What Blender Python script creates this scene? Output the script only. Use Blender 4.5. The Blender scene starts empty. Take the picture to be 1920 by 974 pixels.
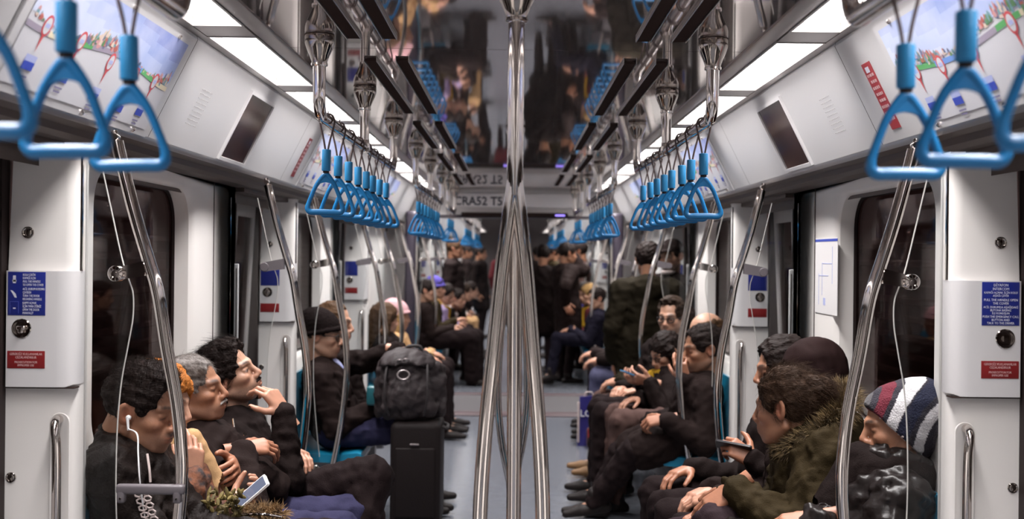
import bpy, math, random
import numpy as np
from mathutils import Vector, Matrix
SC = bpy.context.scene
COL = SC.collection
# ------------------------------------------------------------------ camera, world, exposure
CAM_H, FPX, CX, CY, ROLL = 1.55, 2150.0, 964.0, 480.0, 0.0105
cam_d = bpy.data.cameras.new('camera'); cam = bpy.data.objects.new('camera', cam_d); COL.objects.link(cam)
cam_d.sensor_width = 36.0
cam_d.lens = FPX/1920*36.0
cam_d.shift_x = (960-CX)/1920.0
cam_d.shift_y = (CY-487)/1920.0
cam_d.clip_start = 0.05
cam_d.dof.use_dof = True
cam_d.dof.focus_distance = 3.75
cam_d.dof.aperture_fstop = 3.1
cam.location = (0, 0, CAM_H)
cam.matrix_world = Matrix.Translation((0, 0, CAM_H)) @ Matrix.Rotation(math.pi/2, 4, 'X') @ Matrix.Rotation(ROLL, 4, 'Z')
SC.camera = cam
w = bpy.data.worlds.new('tunnel_dark'); SC.world = w; w.use_nodes = True
w.node_tree.nodes['Background'].inputs[0].default_value = (0.62, 0.5, 0.5, 1)
w.node_tree.nodes['Background'].inputs[1].default_value = 0.30
SC.view_settings.view_transform = 'Standard'
try: SC.view_settings.look = 'None'
except Exception: pass
SC.view_settings.exposure = 0.0
SC.view_settings.gamma = 1.0
LIGHT_E = 4.0
LAMP_W = 17.0          # watts of each ceiling panel
LAMP_SPREAD = 112
LIGHT_COL = (1.0, 0.965, 0.955)
try:
    SC.cycles.max_bounces = 9; SC.cycles.diffuse_bounces = 4; SC.cycles.glossy_bounces = 5; SC.cycles.transparent_max_bounces = 16
except Exception: pass
SC.cycles.use_denoising = True

def P(px, py, d):
    """photo pixel + distance along the car -> point in the car"""
    a, b = px-CX, py-CY
    c, s = math.cos(ROLL), math.sin(ROLL)
    x, y = a*c+b*s, -a*s+b*c
    return Vector((x*d/FPX, d, CAM_H-y*d/FPX))

# ------------------------------------------------------------------ materials
MATS = {}
def mat(name, col, rough=0.5, metal=0.0, bump=None, spec=0.5, var=None, emit=None, coat=0.0, sheen=0.0):
    """bump=(scale,strength[,stretch]) noise bump; var=(scale,amount,colour2) blotchy colour variation"""
    if name in MATS: return MATS[name]
    m = bpy.data.materials.new(name); m.use_nodes = True
    nt = m.node_tree; b = nt.nodes['Principled BSDF']
    b.inputs['Base Color'].default_value = (*col, 1)
    b.inputs['Roughness'].default_value = rough
    b.inputs['Metallic'].default_value = metal
    b.inputs['Specular IOR Level'].default_value = spec
    b.inputs['Coat Weight'].default_value = coat
    b.inputs['Sheen Weight'].default_value = sheen
    tc = nt.nodes.new('ShaderNodeTexCoord')
    if var:
        n = nt.nodes.new('ShaderNodeTexNoise'); n.inputs['Scale'].default_value = var[0]; n.inputs['Detail'].default_value = 5
        nt.links.new(tc.outputs['Object'], n.inputs['Vector'])
        r = nt.nodes.new('ShaderNodeMapRange'); r.inputs[1].default_value = .35; r.inputs[2].default_value = .65
        r.inputs[3].default_value = 0; r.inputs[4].default_value = var[1]
        nt.links.new(n.outputs['Fac'], r.inputs[0])
        mx = nt.nodes.new('ShaderNodeMixRGB'); mx.inputs[1].default_value = (*col, 1); mx.inputs[2].default_value = (*var[2], 1)
        nt.links.new(r.outputs[0], mx.inputs[0]); nt.links.new(mx.outputs[0], b.inputs['Base Color'])
    if bump:
        n = nt.nodes.new('ShaderNodeTexNoise'); n.inputs['Scale'].default_value = bump[0]; n.inputs['Detail'].default_value = 4
        if len(bump) > 2:
            mp = nt.nodes.new('ShaderNodeMapping'); mp.inputs['Scale'].default_value = bump[2]
            nt.links.new(tc.outputs['Object'], mp.inputs['Vector']); nt.links.new(mp.outputs[0], n.inputs['Vector'])
        else: nt.links.new(tc.outputs['Object'], n.inputs['Vector'])
        bp = nt.nodes.new('ShaderNodeBump'); bp.inputs['Strength'].default_value = bump[1]; bp.inputs['Distance'].default_value = .01
        nt.links.new(n.outputs['Fac'], bp.inputs['Height']); nt.links.new(bp.outputs[0], b.inputs['Normal'])
    if emit:
        b.inputs['Emission Color'].default_value = (*emit[0], 1); b.inputs['Emission Strength'].default_value = emit[1]
    MATS[name] = m
    return m
def glassmat(name, tint, reflect=0.12, rough=0.02):
    if name in MATS: return MATS[name]
    m = bpy.data.materials.new(name); m.use_nodes = True; nt = m.node_tree
    nt.nodes.remove(nt.nodes['Principled BSDF'])
    o = nt.nodes['Material Output']
    t = nt.nodes.new('ShaderNodeBsdfTransparent'); t.inputs[0].default_value = (*tint, 1)
    g = nt.nodes.new('ShaderNodeBsdfGlossy'); g.inputs['Roughness'].default_value = rough
    f = nt.nodes.new('ShaderNodeFresnel'); f.inputs[0].default_value = 1.45
    ml = nt.nodes.new('ShaderNodeMath'); ml.operation = 'MULTIPLY'; ml.inputs[1].default_value = reflect/0.04
    ml.use_clamp = True
    nt.links.new(f.outputs[0], ml.inputs[0])
    mx = nt.nodes.new('ShaderNodeMixShader')
    nt.links.new(ml.outputs[0], mx.inputs[0]); nt.links.new(t.outputs[0], mx.inputs[1]); nt.links.new(g.outputs[0], mx.inputs[2])
    nt.links.new(mx.outputs[0], o.inputs[0])
    MATS[name] = m
    return m
CREAM = mat('cream_panel', (.77, .74, .715), .38, bump=(3, .03), var=(2.0, .25, (.72, .69, .66)))
COVEW = mat('cove_white', (.53, .52, .525), .3, bump=(2.5, .03))
COVER = mat('cover_white', (.60, .585, .59), .32)
STEEL = mat('polished_steel', (.68, .63, .60), .06, 1.0)
BRUSH = mat('brushed_steel', (.50, .47, .455), .34, 1.0, bump=(40, .05, (1, 12, 1)))
NICKEL = mat('smoked_nickel', (.37, .33, .30), .09, 1.0)
MIRROR = mat('mirror_ceiling', (.47, .405, .385), .035, .82, bump=(1.2, .012))
TRIM = mat('ceiling_trim', (.45, .42, .41), .3, 1.0)
DARKM = mat('lintel_metal', (.075, .052, .044), .55, .2)
RUBBER = mat('black_rubber', (.025, .017, .016), .55, spec=.2)
SLOT = mat('vent_slot', (.040, .027, .024), .9, spec=.0)
DOORM = mat('door_leaf', (.42, .39, .38), .35)
BLUE = mat('strap_blue', (.005, .125, .31), .36, spec=.4)
GRIPB = mat('grip_blue', (.020, .19, .40), .45, bump=(90, .1), spec=.35)
CORD = mat('strap_cord', (.09, .06, .058), .6)
WHITE = mat('print_white', (.80, .80, .82), .4)
BLUES = mat('sign_blue', (.012, .022, .20), .35)
REDS = mat('sign_red', (.21, .012, .014), .35)
LETW = mat('letter_white', (.62, .62, .70), .4)
LETR = mat('letter_pink', (.62, .40, .40), .4)
LETD = mat('letter_dark', (.06, .055, .07), .4)
SEATB = mat('seat_blue', (.010, .21, .36), .3, coat=.2)
SEATG = mat('seat_frame_grey', (.25, .24, .25), .4, .5)
GREYP = mat('grey_plastic', (.12, .105, .115), .45)
FLOORM = mat('floor_vinyl', (.135, .143, .165), .2, bump=(70, .04), var=(9, .35, (.115, .122, .14)))
THRESH = mat('threshold', (.085, .055, .06), .45)
SCREEN = mat('monitor_glass', (.030, .017, .017), .1, var=(5, .3, (.09, .05, .05)))
WINGL = glassmat('window_pane', (.50, .42, .41), .013)
GLASS = glassmat('partition_glass', (.93, .94, .94), .03)
TUNNEL = mat('tunnel_wall', (.42, .32, .30), .9, bump=(4, .3))
LAMP = mat('lamp_diffuser', (.9, .9, .9), .5, emit=(LIGHT_COL, LIGHT_E))

# ------------------------------------------------------------------ mesh builder
class MB:
    def __init__(s): s.v = []; s.f = []; s.m = []; s.mats = []
    def mi(s, m):
        if m not in s.mats: s.mats.append(m)
        return s.mats.index(m)
    def add(s, vs, fs, m):
        b = len(s.v); s.v += [tuple(x) for x in vs]; k = s.mi(m)
        for f in fs: s.f.append([b+i for i in f]); s.m.append(k)
    def box(s, lo, hi, m, bev=0.0):
        x0, y0, z0 = lo; x1, y1, z1 = hi
        if bev <= 0:
            vs = [(x, y, z) for z in (z0, z1) for y in (y0, y1) for x in (x0, x1)]
            s.add(vs, [(0, 2, 3, 1), (4, 5, 7, 6), (0, 1, 5, 4), (2, 6, 7, 3), (0, 4, 6, 2), (1, 3, 7, 5)], m); return
        b = min(bev, (x1-x0)/2.01, (y1-y0)/2.01, (z1-z0)/2.01)
        import bmesh
        bm = bmesh.new(); bmesh.ops.create_cube(bm, size=1)
        for v in bm.verts: v.co = Vector(((x0+x1)/2+v.co.x*(x1-x0), (y0+y1)/2+v.co.y*(y1-y0), (z0+z1)/2+v.co.z*(z1-z0)))
        bmesh.ops.bevel(bm, geom=bm.edges[:], offset=b, segments=3, profile=.5, affect='EDGES')
        bm.verts.index_update()
        s.add([v.co[:] for v in bm.verts], [[v.index for v in f.verts] for f in bm.faces], m); bm.free()
    def tube(s, pts, r, m, n=12, cap=True):
        pts = [Vector(p) for p in pts]; N = len(pts)
        rs = r if isinstance(r, (list, tuple)) else [r]*N
        tang = [(pts[min(i+1, N-1)]-pts[max(i-1, 0)]).normalized() for i in range(N)]
        up = Vector((0, 0, 1)) if abs(tang[0].z) < .9 else Vector((0, 1, 0))
        u = (up-tang[0]*up.dot(tang[0])).normalized(); vs = []
        for i in range(N):
            u = (u-tang[i]*u.dot(tang[i])).normalized(); w_ = tang[i].cross(u)
            for k in range(n):
                a = 2*math.pi*k/n; vs.append(pts[i]+(u*math.cos(a)+w_*math.sin(a))*rs[i])
        fs = [(i*n+k, i*n+(k+1) % n, (i+1)*n+(k+1) % n, (i+1)*n+k) for i in range(N-1) for k in range(n)]
        if cap: fs += [list(range(n))[::-1], [(N-1)*n+k for k in range(n)]]
        s.add(vs, fs, m)
    def loop(s, pts, r, m, n=10):
        pts = [Vector(p) for p in pts]; N = len(pts); vs = []
        c = sum(pts, Vector())/N
        nrm = Vector()
        for i in range(N): nrm += (pts[i]-c).cross(pts[(i+1) % N]-c)
        nrm.normalize()
        rs = r if isinstance(r, (list, tuple)) else [r]*N
        for i in range(N):
            t = (pts[(i+1) % N]-pts[i-1]).normalized(); o = t.cross(nrm).normalized()
            for k in range(n):
                a = 2*math.pi*k/n; vs.append(pts[i]+(o*math.cos(a)+nrm*math.sin(a))*rs[i])
        fs = [(i*n+k, i*n+(k+1) % n, ((i+1) % N)*n+(k+1) % n, ((i+1) % N)*n+k) for i in range(N) for k in range(n)]
        s.add(vs, fs, m)
    def lathe(s, c, axis, prof, m, n=20):
        """prof: list of (distance along axis, radius)"""
        c = Vector(c); a = Vector(axis).normalized()
        u = a.orthogonal().normalized(); w_ = a.cross(u); vs = []
        for (h, r) in prof:
            for k in range(n):
                t = 2*math.pi*k/n; vs.append(c+a*h+(u*math.cos(t)+w_*math.sin(t))*max(r, 1e-4))
        N = len(prof)
        fs = [(i*n+k, i*n+(k+1) % n, (i+1)*n+(k+1) % n, (i+1)*n+k) for i in range(N-1) for k in range(n)]
        fs += [list(range(n))[::-1], [(N-1)*n+k for k in range(n)]]
        s.add(vs, fs, m)
    def cyl(s, a, b, r, m, n=16):
        a = Vector(a); b = Vector(b); L = (b-a).length
        s.lathe(a, b-a, [(0, r*.96), (min(.002, L*.1), r), (L-min(.002, L*.1), r), (L, r*.96)], m, n)
    def poly(s, pts, nrm, th, m):
        """extruded polygon"""
        pts = [Vector(p) for p in pts]; nrm = Vector(nrm)*th; n = len(pts)
        s.add(pts+[p+nrm for p in pts], [list(range(n))[::-1], [n+i for i in range(n)]]+[(i, (i+1) % n, n+(i+1) % n, n+i) for i in range(n)], m)
    def build(s, name, parent=None, smooth=35, origin=None):
        me = bpy.data.meshes.new(name)
        o = bpy.data.objects.new(name, me)
        off = Vector(origin) if origin is not None else Vector((0, 0, 0))
        if parent is not None: off = Vector(ORG.get(parent.name, (0, 0, 0)))
        me.from_pydata([(v[0]-off.x, v[1]-off.y, v[2]-off.z) for v in s.v], [], s.f)
        for m in s.mats: me.materials.append(m)
        me.polygons.foreach_set('material_index', s.m)
        import bmesh
        bm = bmesh.new(); bm.from_mesh(me); bmesh.ops.recalc_face_normals(bm, faces=bm.faces[:]); bm.to_mesh(me); bm.free()
        me.polygons.foreach_set('use_smooth', [True]*len(me.polygons))
        me.set_sharp_from_angle(angle=math.radians(smooth))
        COL.objects.link(o)
        if parent is not None: o.parent = parent
        else: o.location = off
        ORG[o.name] = tuple(off)
        return o
ORG = {}      # world origin of every object that parents parts
def empty(name, loc):
    o = bpy.data.objects.new(name, None); o.empty_display_size = .05; COL.objects.link(o); o.location = loc; ORG[o.name] = tuple(loc); return o
def tag(o, label, cat, group=None):
    o['label'] = label; o['category'] = cat
    if o.name.split('.')[0] in ('door_pillar', 'seat_partition'): o['kind'] = 'thing'
    if group: o['group'] = group
    return o
def struct(o, label=None):
    o['kind'] = 'structure'
    if label: o['label'] = label
    return o
def copy_tree(o, parent=None):
    c = o.copy(); COL.objects.link(c)
    if parent is not None: c.parent = parent
    for ch in list(o.children): copy_tree(ch, c)
    return c
def smooth_path(pts, n=8):
    """Catmull-Rom through the points"""
    pts = [Vector(p) for p in pts]; q = [pts[0]*2-pts[1]]+pts+[pts[-1]*2-pts[-2]]; out = []
    for i in range(1, len(q)-2):
        for k in range(n):
            t = k/n; p0, p1, p2, p3 = q[i-1], q[i], q[i+1], q[i+2]
            out.append(.5*((2*p1)+(p2-p0)*t+(2*p0-5*p1+4*p2-p3)*t*t+(3*p1-p0-3*p2+p3)*t**3))
    return out+[pts[-1]]
def text(body, size, pos, xdir, ydir, m, parent, name='lettering', align='CENTER', sx=1.0, depth=.0004, bold=0.0):
    cu = bpy.data.curves.new(name, 'FONT'); cu.body = body; cu.size = size; cu.align_x = align; cu.align_y = 'CENTER'
    cu.extrude = depth; cu.resolution_u = 2; cu.space_line = 1.0; cu.offset = bold
    t = bpy.data.objects.new(name, cu); COL.objects.link(t)
    bpy.context.view_layer.update()
    me = bpy.data.meshes.new_from_object(t.evaluated_get(bpy.context.evaluated_depsgraph_get()))
    bpy.data.objects.remove(t); bpy.data.curves.remove(cu)
    X = Vector(xdir).normalized(); Y = Vector(ydir).normalized(); Z = X.cross(Y)
    off = Vector(ORG.get(parent.name, (0, 0, 0))) if parent else Vector()
    M = Matrix(((X.x*sx, Y.x, Z.x, 0), (X.y*sx, Y.y, Z.y, 0), (X.z*sx, Y.z, Z.z, 0), (0, 0, 0, 1)))
    me.transform(Matrix.Translation(Vector(pos)-off) @ M)
    me.materials.clear(); me.materials.append(m)
    o = bpy.data.objects.new(name, me); COL.objects.link(o)
    if parent: o.parent = parent
    return o
ORD = ['nearest', 'second', 'third', 'fourth', 'fifth', 'sixth', 'seventh', 'eighth', 'ninth', 'tenth', 'eleventh', 'twelfth', 'thirteenth', 'fourteenth', 'fifteenth', 'sixteenth', 'seventeenth', 'eighteenth', 'nineteenth', 'twentieth']
SIDE = {-1: 'left', 1: 'right'}
# ================================================================== THE CAR BODY
CEIL = CAM_H+.676
def cx_at(h): return 1.308-.5*h          # inner face of the sloping cove panel at height h above the lens
LIP_H = .334
WX = 1.28                                 # side wall above the seats
PX_IN, PX_OUT = 1.20, 1.40                # door pillar
DOORX = 1.42
BAYS1 = [3.155+3.125*k for k in (-2, -1, 0, 1, 2)]
BAYS2 = [13.48+3.125*k for k in range(6)]
BAYL = 2.1
Y0, YG0, YG1, YEND = -3.3, 11.3, 12.7, 33.0
def strip(mb, pts, y0, y1, m, ny=1):
    """extrude an open (x,z) profile along the car"""
    n = len(pts); vs = []
    for j in range(ny+1):
        y = y0+(y1-y0)*j/ny
        vs += [(p[0], y, p[1]) for p in pts]
    mb.add(vs, [(j*n+i, j*n+i+1, (j+1)*n+i+1, (j+1)*n+i) for j in range(ny) for i in range(n-1)], m)

# floor
mb = MB()
mb.box((-1.5, Y0, -.06), (1.5, YG0, 0), FLOORM)
mb.box((-1.5, YG1, -.06), (1.5, YEND, 0), FLOORM)
struct(mb.build('floor'))
mb = MB(); mb.box((-1.02, YG0, -.06), (1.02, YG1, .004), mat('gangway_floor', (.075, .07, .075), .6, var=(5, .4, (.07, .06, .065))))
mb.box((-1.02, YG0-.26, 0), (1.02, YG0+.02, .012), THRESH, .004)
mb.box((-1.02, YG1-.02, 0), (1.02, YG1+.16, .012), THRESH, .004)
struct(mb.build('floor_gangway'))
# ceiling: mirror panels with fine seams
mb = MB()
seams = [Y0, -1.95, -.05, 1.85, 3.76, 5.68, 7.6, 9.5, 11.86]
for a, b in zip(seams[:-1], seams[1:]):
    mb.box((-.744, a+.0025, CEIL), (.744, b-.0025, CEIL+.02), MIRROR)
mb.box((-.76, Y0, CEIL+.02), (.76, 11.9, CEIL+.03), SLOT)
seams2 = [12.1]+[13.4+1.95*k for k in range(11)]
for a, b in zip(seams2[:-1], seams2[1:]):
    mb.box((-.744, a+.0025, CEIL), (.744, b-.0025, CEIL+.02), MIRROR)
struct(mb.build('ceiling'))
for s in (-1, 1):
    mb = MB()
    for (a, b) in ((Y0, 11.9), (12.1, YEND)):
        strip(mb, [(s*.742, CEIL+.012), (s*.742, CEIL-.004), (s*.752, CEIL-.007), (s*.800, CEIL-.004), (s*.803, CEIL+.004)], a, b, TRIM)
        strip(mb, [(s*.957, CEIL+.004), (s*.960, CEIL-.006), (s*.982, CEIL-.010), (s*.986, CEIL+.004), (s*.99, CEIL+.05), (s*.80, CEIL+.05)], a, b, TRIM)
    struct(mb.build('trim_1'))
    # cove: white sloping panels with seams
    mb = MB()
    for (a, b) in ((Y0, 11.9), (12.1, YEND)):
        cuts = [a]+[y for y in (-2.7, -.65, .45, 2.42, 3.53, 5.52, 6.92, 8.7, 10.0, 14.0, 16.5, 18.2, 20.5, 22.4, 24.2) if a < y < b]+[b]
        for c0, c1 in zip(cuts[:-1], cuts[1:]):
            strip(mb, [(s*.985, CEIL-.002)]+[(s*cx_at(h), CAM_H+h) for h in (.655, .5, LIP_H+.02)], c0+.002, c1-.002, COVEW)
        strip(mb, [(s*1.02, CEIL+.04), (s*1.16, CAM_H+LIP_H+.03)], a, b, SLOT)
    struct(mb.build('wall_'+SIDE[s]+'_cove'))
    mb = MB()
    for (a, b) in ((Y0, 11.9), (12.1, YEND)):
        x, z = cx_at(LIP_H), CAM_H+LIP_H
        strip(mb, [(s*(x-.0095), z+.020), (s*(x-.008), z+.010), (s*(x-.002), z+.001)], a, b, BRUSH)
        strip(mb, [(s*(x-.002), z+.001), (s*(x+.03), z-.006), (s*(x+.034), z-.024), (s*(x+.06), z-.034)], a, b, DARKM)
        strip(mb, [(s*(x+.06), z-.034), (s*1.31, z-.034), (s*1.31, z-.10)], a, b, DARKM)
    struct(mb.build('trim_2'))

def rounded(y0, y1, z0, z1, r, n=8):
    """rounded-rectangle loop in (y,z), counter-clockwise, and a matching rectangle loop"""
    pts = []; 
    for (cy, cz, a0) in ((y1-r, z1-r, 0), (y0+r, z1-r, 90), (y0+r, z0+r, 180), (y1-r, z0+r, 270)):
        for k in range(n+1):
            a = math.radians(a0+90*k/n); pts.append((cy+r*math.cos(a), cz+r*math.sin(a)))
    return pts
def holed(mb, x, y0, y1, z0, z1, hole, m):
    """wall plane at x with a rounded hole"""
    hy0, hy1, hz0, hz1, r = hole
    inner = rounded(hy0, hy1, hz0, hz1, r); n = len(inner); q = n//4
    outer = []
    cs = [(y1, z1), (y0, z1), (y0, z0), (y1, z0)]
    for k in range(4): outer += [cs[k]]*q
    vs = [(x, a, b) for a, b in inner]+[(x, a, b) for a, b in outer]
    mb.add(vs, [(i, (i+1) % n, n+(i+1) % n, n+i) for i in range(n)], m)
def merge_doubles(o, d=1e-5):
    import bmesh
    bm = bmesh.new(); bm.from_mesh(o.data); bmesh.ops.remove_doubles(bm, verts=bm.verts[:], dist=d)
    bmesh.ops.dissolve_degenerate(bm, edges=bm.edges[:], dist=1e-6); bm.to_mesh(o.data); bm.free()
WTOP, WBOT = CAM_H+.30, 0.0
nwin = ndoor = 0
for s in (-1, 1):
    wall = MB()
    for bays, end in ((BAYS1, YG0), (BAYS2, YEND)):
        for bi, b in enumerate(bays):
            e = min(b+BAYL, end)
            last = (bays is BAYS1 and bi == 4)
            hole = (b+.33, b+1.445, .92, CAM_H+.262, .13)
            if last:
                wall.box((min(s*WX, s*(WX+.02)), b+.05, WBOT), (max(s*WX, s*(WX+.02)), e, WTOP), CREAM)
            else:
                holed(wall, s*WX, b+.05, e, WBOT, WTOP, hole, CREAM)
                lp = rounded(*hole); n = len(lp); c = ((hole[0]+hole[1])/2, (hole[2]+hole[3])/2)
                lp2 = [(c[0]+(y-c[0])*.965, c[1]+(z-c[1])*.97) for y, z in lp]
                wall.add([(s*WX, y, z) for y, z in lp]+[(s*(WX+.022), *p) for p in lp2]+[(s*(WX+.085), *p) for p in lp2],
                         [(i, (i+1) % n, n+(i+1) % n, n+i) for i in range(n)]+[(n+i, n+(i+1) % n, 2*n+(i+1) % n, 2*n+i) for i in range(n)], CREAM)
                # window: rubber gasket + dark pane
                nwin += 1
                fr = MB(); lp3 = [(c[0]+(y-c[0])*.95, c[1]+(z-c[1])*.95) for y, z in lp]
                fr.add([(s*(WX+.078), *p) for p in lp2]+[(s*(WX+.074), *p) for p in lp3]+[(s*(WX+.09), *p) for p in lp3],
                       [(i, (i+1) % n, n+(i+1) % n, n+i) for i in range(n)]+[(n+i, n+(i+1) % n, 2*n+(i+1) % n, 2*n+i) for i in range(n)], RUBBER)
                fo = struct(fr.build('window_%d' % nwin))
                pn = MB(); pn.poly([(s*(WX+.085), *p) for p in lp2], (s, 0, 0), .006, WINGL)
                pn.build('window_pane', fo)
            # return of the pocket end at the far side of the bay and vertical joint strip on the wall
            wall.box((min(s*WX, s*1.41), e-.012, 0), (max(s*WX, s*1.41), e, WTOP), CREAM)
            if not last: wall.box((min(s*(WX-.003), s*WX), b+1.72, .5), (max(s*(WX-.003), s*WX), b+1.724, WTOP), SLOT)
    wall.box((min(s*WX, s*1.3), YG1, 0), (max(s*WX, s*1.3), BAYS2[0]+.05, WTOP), CREAM)
    merge_doubles(struct(wall.build('wall_'+SIDE[s])))
    # plinth heater boxes below the seats
    mb = MB()
    for b in BAYS1+BAYS2: mb.box((min(s*1.02, s*WX), b+.1, 0), (max(s*1.02, s*WX), min(b+BAYL, YG0 if b < 11 else YEND)-.1, .2), SEATG, .01)
    struct(mb.build('baseboard_'+SIDE[s]))
    # doors between the bays
    for bays in (BAYS1, BAYS2):
        for i in range(len(bays)-1):
            a, b = bays[i]+BAYL, bays[i+1]
            ndoor += 1
            mid = (a+b)/2
            dm = MB()
            def dx(z): return 1.455-.05*max(0, (z-.9))
            for (u0, u1) in ((a-.06, mid-.004), (mid+.004, b+.06)):
                g0, g1, gz0, gz1 = max(u0, a)+.09, min(u1, b)-.09, .85, 1.74
                for (z0, z1) in ((.02, gz0), (gz0, gz1), (gz1, 1.95)):
                    for (p0, p1) in (((u0, u1),) if (z0, z1) != (gz0, gz1) else ((u0, g0), (g1, u1))):
                        vs = [(s*(dx(z)+o), y, z) for o in (0, .03) for z in (z0, z1) for y in (p0, p1)]
                        dm.add(vs, [(0, 1, 3, 2), (4, 5, 7, 6), (0, 1, 5, 4), (2, 3, 7, 6), (0, 2, 6, 4), (1, 3, 7, 5)], DOORM)
                vs = [(s*(dx(z)+.012), y, z) for z in (gz0, gz1) for y in (g0, g1)]
            do = struct(dm.build('door_%d' % ndoor))
            for (u0, u1) in ((a-.06, mid-.004), (mid+.004, b+.06)):
                g0, g1, gz0, gz1 = max(u0, a)+.09, min(u1, b)-.09, .85, 1.74
                gm = MB(); vs = [(s*(dx(z)+o), y, z) for o in (.010, .016) for z in (gz0, gz1) for y in (g0, g1)]
                gm.add(vs, [(0, 1, 3, 2), (4, 5, 7, 6), (0, 1, 5, 4), (2, 3, 7, 6), (0, 2, 6, 4), (1, 3, 7, 5)], WINGL)
                gm.build('door_glass', do)
                em = MB(); y = mid-.008 if u0 < mid-.05 else mid+.002
                em.box((min(s*1.40, s*1.425), y, .02), (max(s*1.40, s*1.425), y+.006, 1.9), RUBBER); em.build('door_seal', do)
            # lintel above the door + dark seal strips beside the pillars
            lm = MB()
            lm.box((min(s*1.24, s*1.46), a, WTOP-.02), (max(s*1.24, s*1.46), b, CAM_H+LIP_H-.03), DARKM)
            lm.box((min(s*1.395, s*1.47), b-.035, 0), (max(s*1.395, s*1.47), b+.012, WTOP), RUBBER)
            lm.box((min(s*1.30, s*1.47), a, 0), (max(s*1.30, s*1.47), a+.03, WTOP), RUBBER)
            struct(lm.build('door_%d_lintel' % ndoor))
            gm = MB()    # pale grab strip on the edge of the bay wall
            gm.box((min(s*1.262, s*1.285), a-.004, .55), (max(s*1.262, s*1.285), a+.012, 1.50), COVER, .004)
            gm.box((min(s*1.268, s*1.272), a-.006, .57), (max(s*1.268, s*1.272), a-.002, 1.48), SLOT)
            struct(gm.build('trim_3'))
    # outside: tunnel wall seen through the panes
mb = MB()
for s in (-1, 1):
    mb.box((min(s*1.95, s*2.05), Y0-1, -.5), (max(s*1.95, s*2.05), YEND+1, 3.0), TUNNEL)
    for k in range(9): mb.tube([(s*1.93, Y0, .9+.09*k), (s*1.93, YEND, .9+.09*k)], .018, TUNNEL, 6)
struct(mb.build('wall_tunnel'))
# near end wall behind the camera and far end wall
mb = MB(); mb.box((-1.5, Y0-.05, 0), (1.5, Y0, CEIL+.05), CREAM); struct(mb.build('wall_near'))
mb = MB(); mb.box((-1.5, YEND, 0), (1.5, YEND+.05, CEIL+.05), mat('far_end', (.05, .04, .04), .5)); struct(mb.build('wall_far'))
# gangway portals: bulkhead over the opening, jambs, bellows
for (y, nm, sg) in ((11.9, 'wall_gangway_near', 1), (12.1, 'wall_gangway_far', -1)):
    mb = MB()
    z0 = CAM_H+.42
    lp = rounded(-1.06, 1.06, -.3, z0, .16); n = len(lp)
    inner = lp; q = n//4; cs = [(1.5, CEIL+.1), (-1.5, CEIL+.1), (-1.5, -.3), (1.5, -.3)]; outer = []
    for k in range(4): outer += [cs[k]]*q
    yy = y
    mb.add([(a, yy, b) for a, b in inner]+[(a, yy, b) for a, b in outer], [(i, (i+1) % n, n+(i+1) % n, n+i) for i in range(n)], mat('bulkhead_white', (.82, .79, .78), .4))
    mb.add([(a, yy-.012*sg, b) for a, b in inner]+[(a*.982, yy-.016*sg, b*.985) for a, b in inner]+[(a*.982, yy+.1*sg, b*.985) for a, b in inner]+[(a, yy, b) for a, b in inner],
           [(r*n+i, r*n+(i+1) % n, (r+1)*n+(i+1) % n, (r+1)*n+i) for r in range(2) for i in range(n)]+[(3*n+i, 3*n+(i+1) % n, (i+1) % n, i) for i in range(n)], mat('portal_trim', (.055, .045, .06), .35))
    merge_doubles(struct(mb.build(nm)))
mb = MB(); lp = rounded(-1.03, 1.03, -.3, CAM_H+.40, .16); n = len(lp)
ys = [11.95+.02*i for i in range(7)]
mb.add([(a*(1+.012*(i % 2)), y, b*(1+.008*(i % 2))) for i, y in enumerate(ys) for a, b in lp], [(r*n+i, r*n+(i+1) % n, (r+1)*n+(i+1) % n, (r+1)*n+i) for r in range(6) for i in range(n)], mat('bellows', (.06, .05, .075), .5))
struct(mb.build('wall_bellows'))
# purple grey jamb columns of the gangway
for s in (-1, 1):
    mb = MB(); mb.box((min(s*.985, s*1.10), 11.52, 0), (max(s*.985, s*1.10), 11.72, CAM_H+.44), mat('jamb_purple', (.040, .032, .046), .3), .03)
    mb.tube([(s*.975, 11.5, .1), (s*.975, 11.5, 1.8)], .014, STEEL, 10)
    struct(mb.build('trim_4'))
# destination sign over the gangway
t = empty('carriage_number_sign', P(895, 380, 11.89))
mb = MB(); a = P(842, 372, 11.885); b = P(1090, 394, 11.885)
mb.box((-.60, 11.875, CAM_H+.50), (.60, 11.895, CEIL-.03), mat('sign_plate', (.84, .80, .79), .4), .006); mb.build('plate', t)
p = P(897, 378, 11.873); text('CRA52 T5', .125, (p.x, 11.874, p.z), (1, 0, 0), (0, 0, 1), LETD, t, sx=.93, bold=.0035)
tag(t, 'pale carriage number plate reading CRA52 T5 above the gangway', 'sign')
t = MB(); t.box((-.55, 11.84, CAM_H+.405), (.55, 11.89, CAM_H+.445), SLOT, .006); 
for x in (-.12, .42): t.box((x, 11.835, CAM_H+.413), (x+.10, 11.842, CAM_H+.430), mat('led_violet', (.3, .25, .8), .5, emit=((.35, .25, 1.0), 1.6)))
tag(t.build('display_bar', origin=(0, 11.86, CAM_H+.42)), 'black display bar with violet lights across top of gangway opening', 'display')

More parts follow.
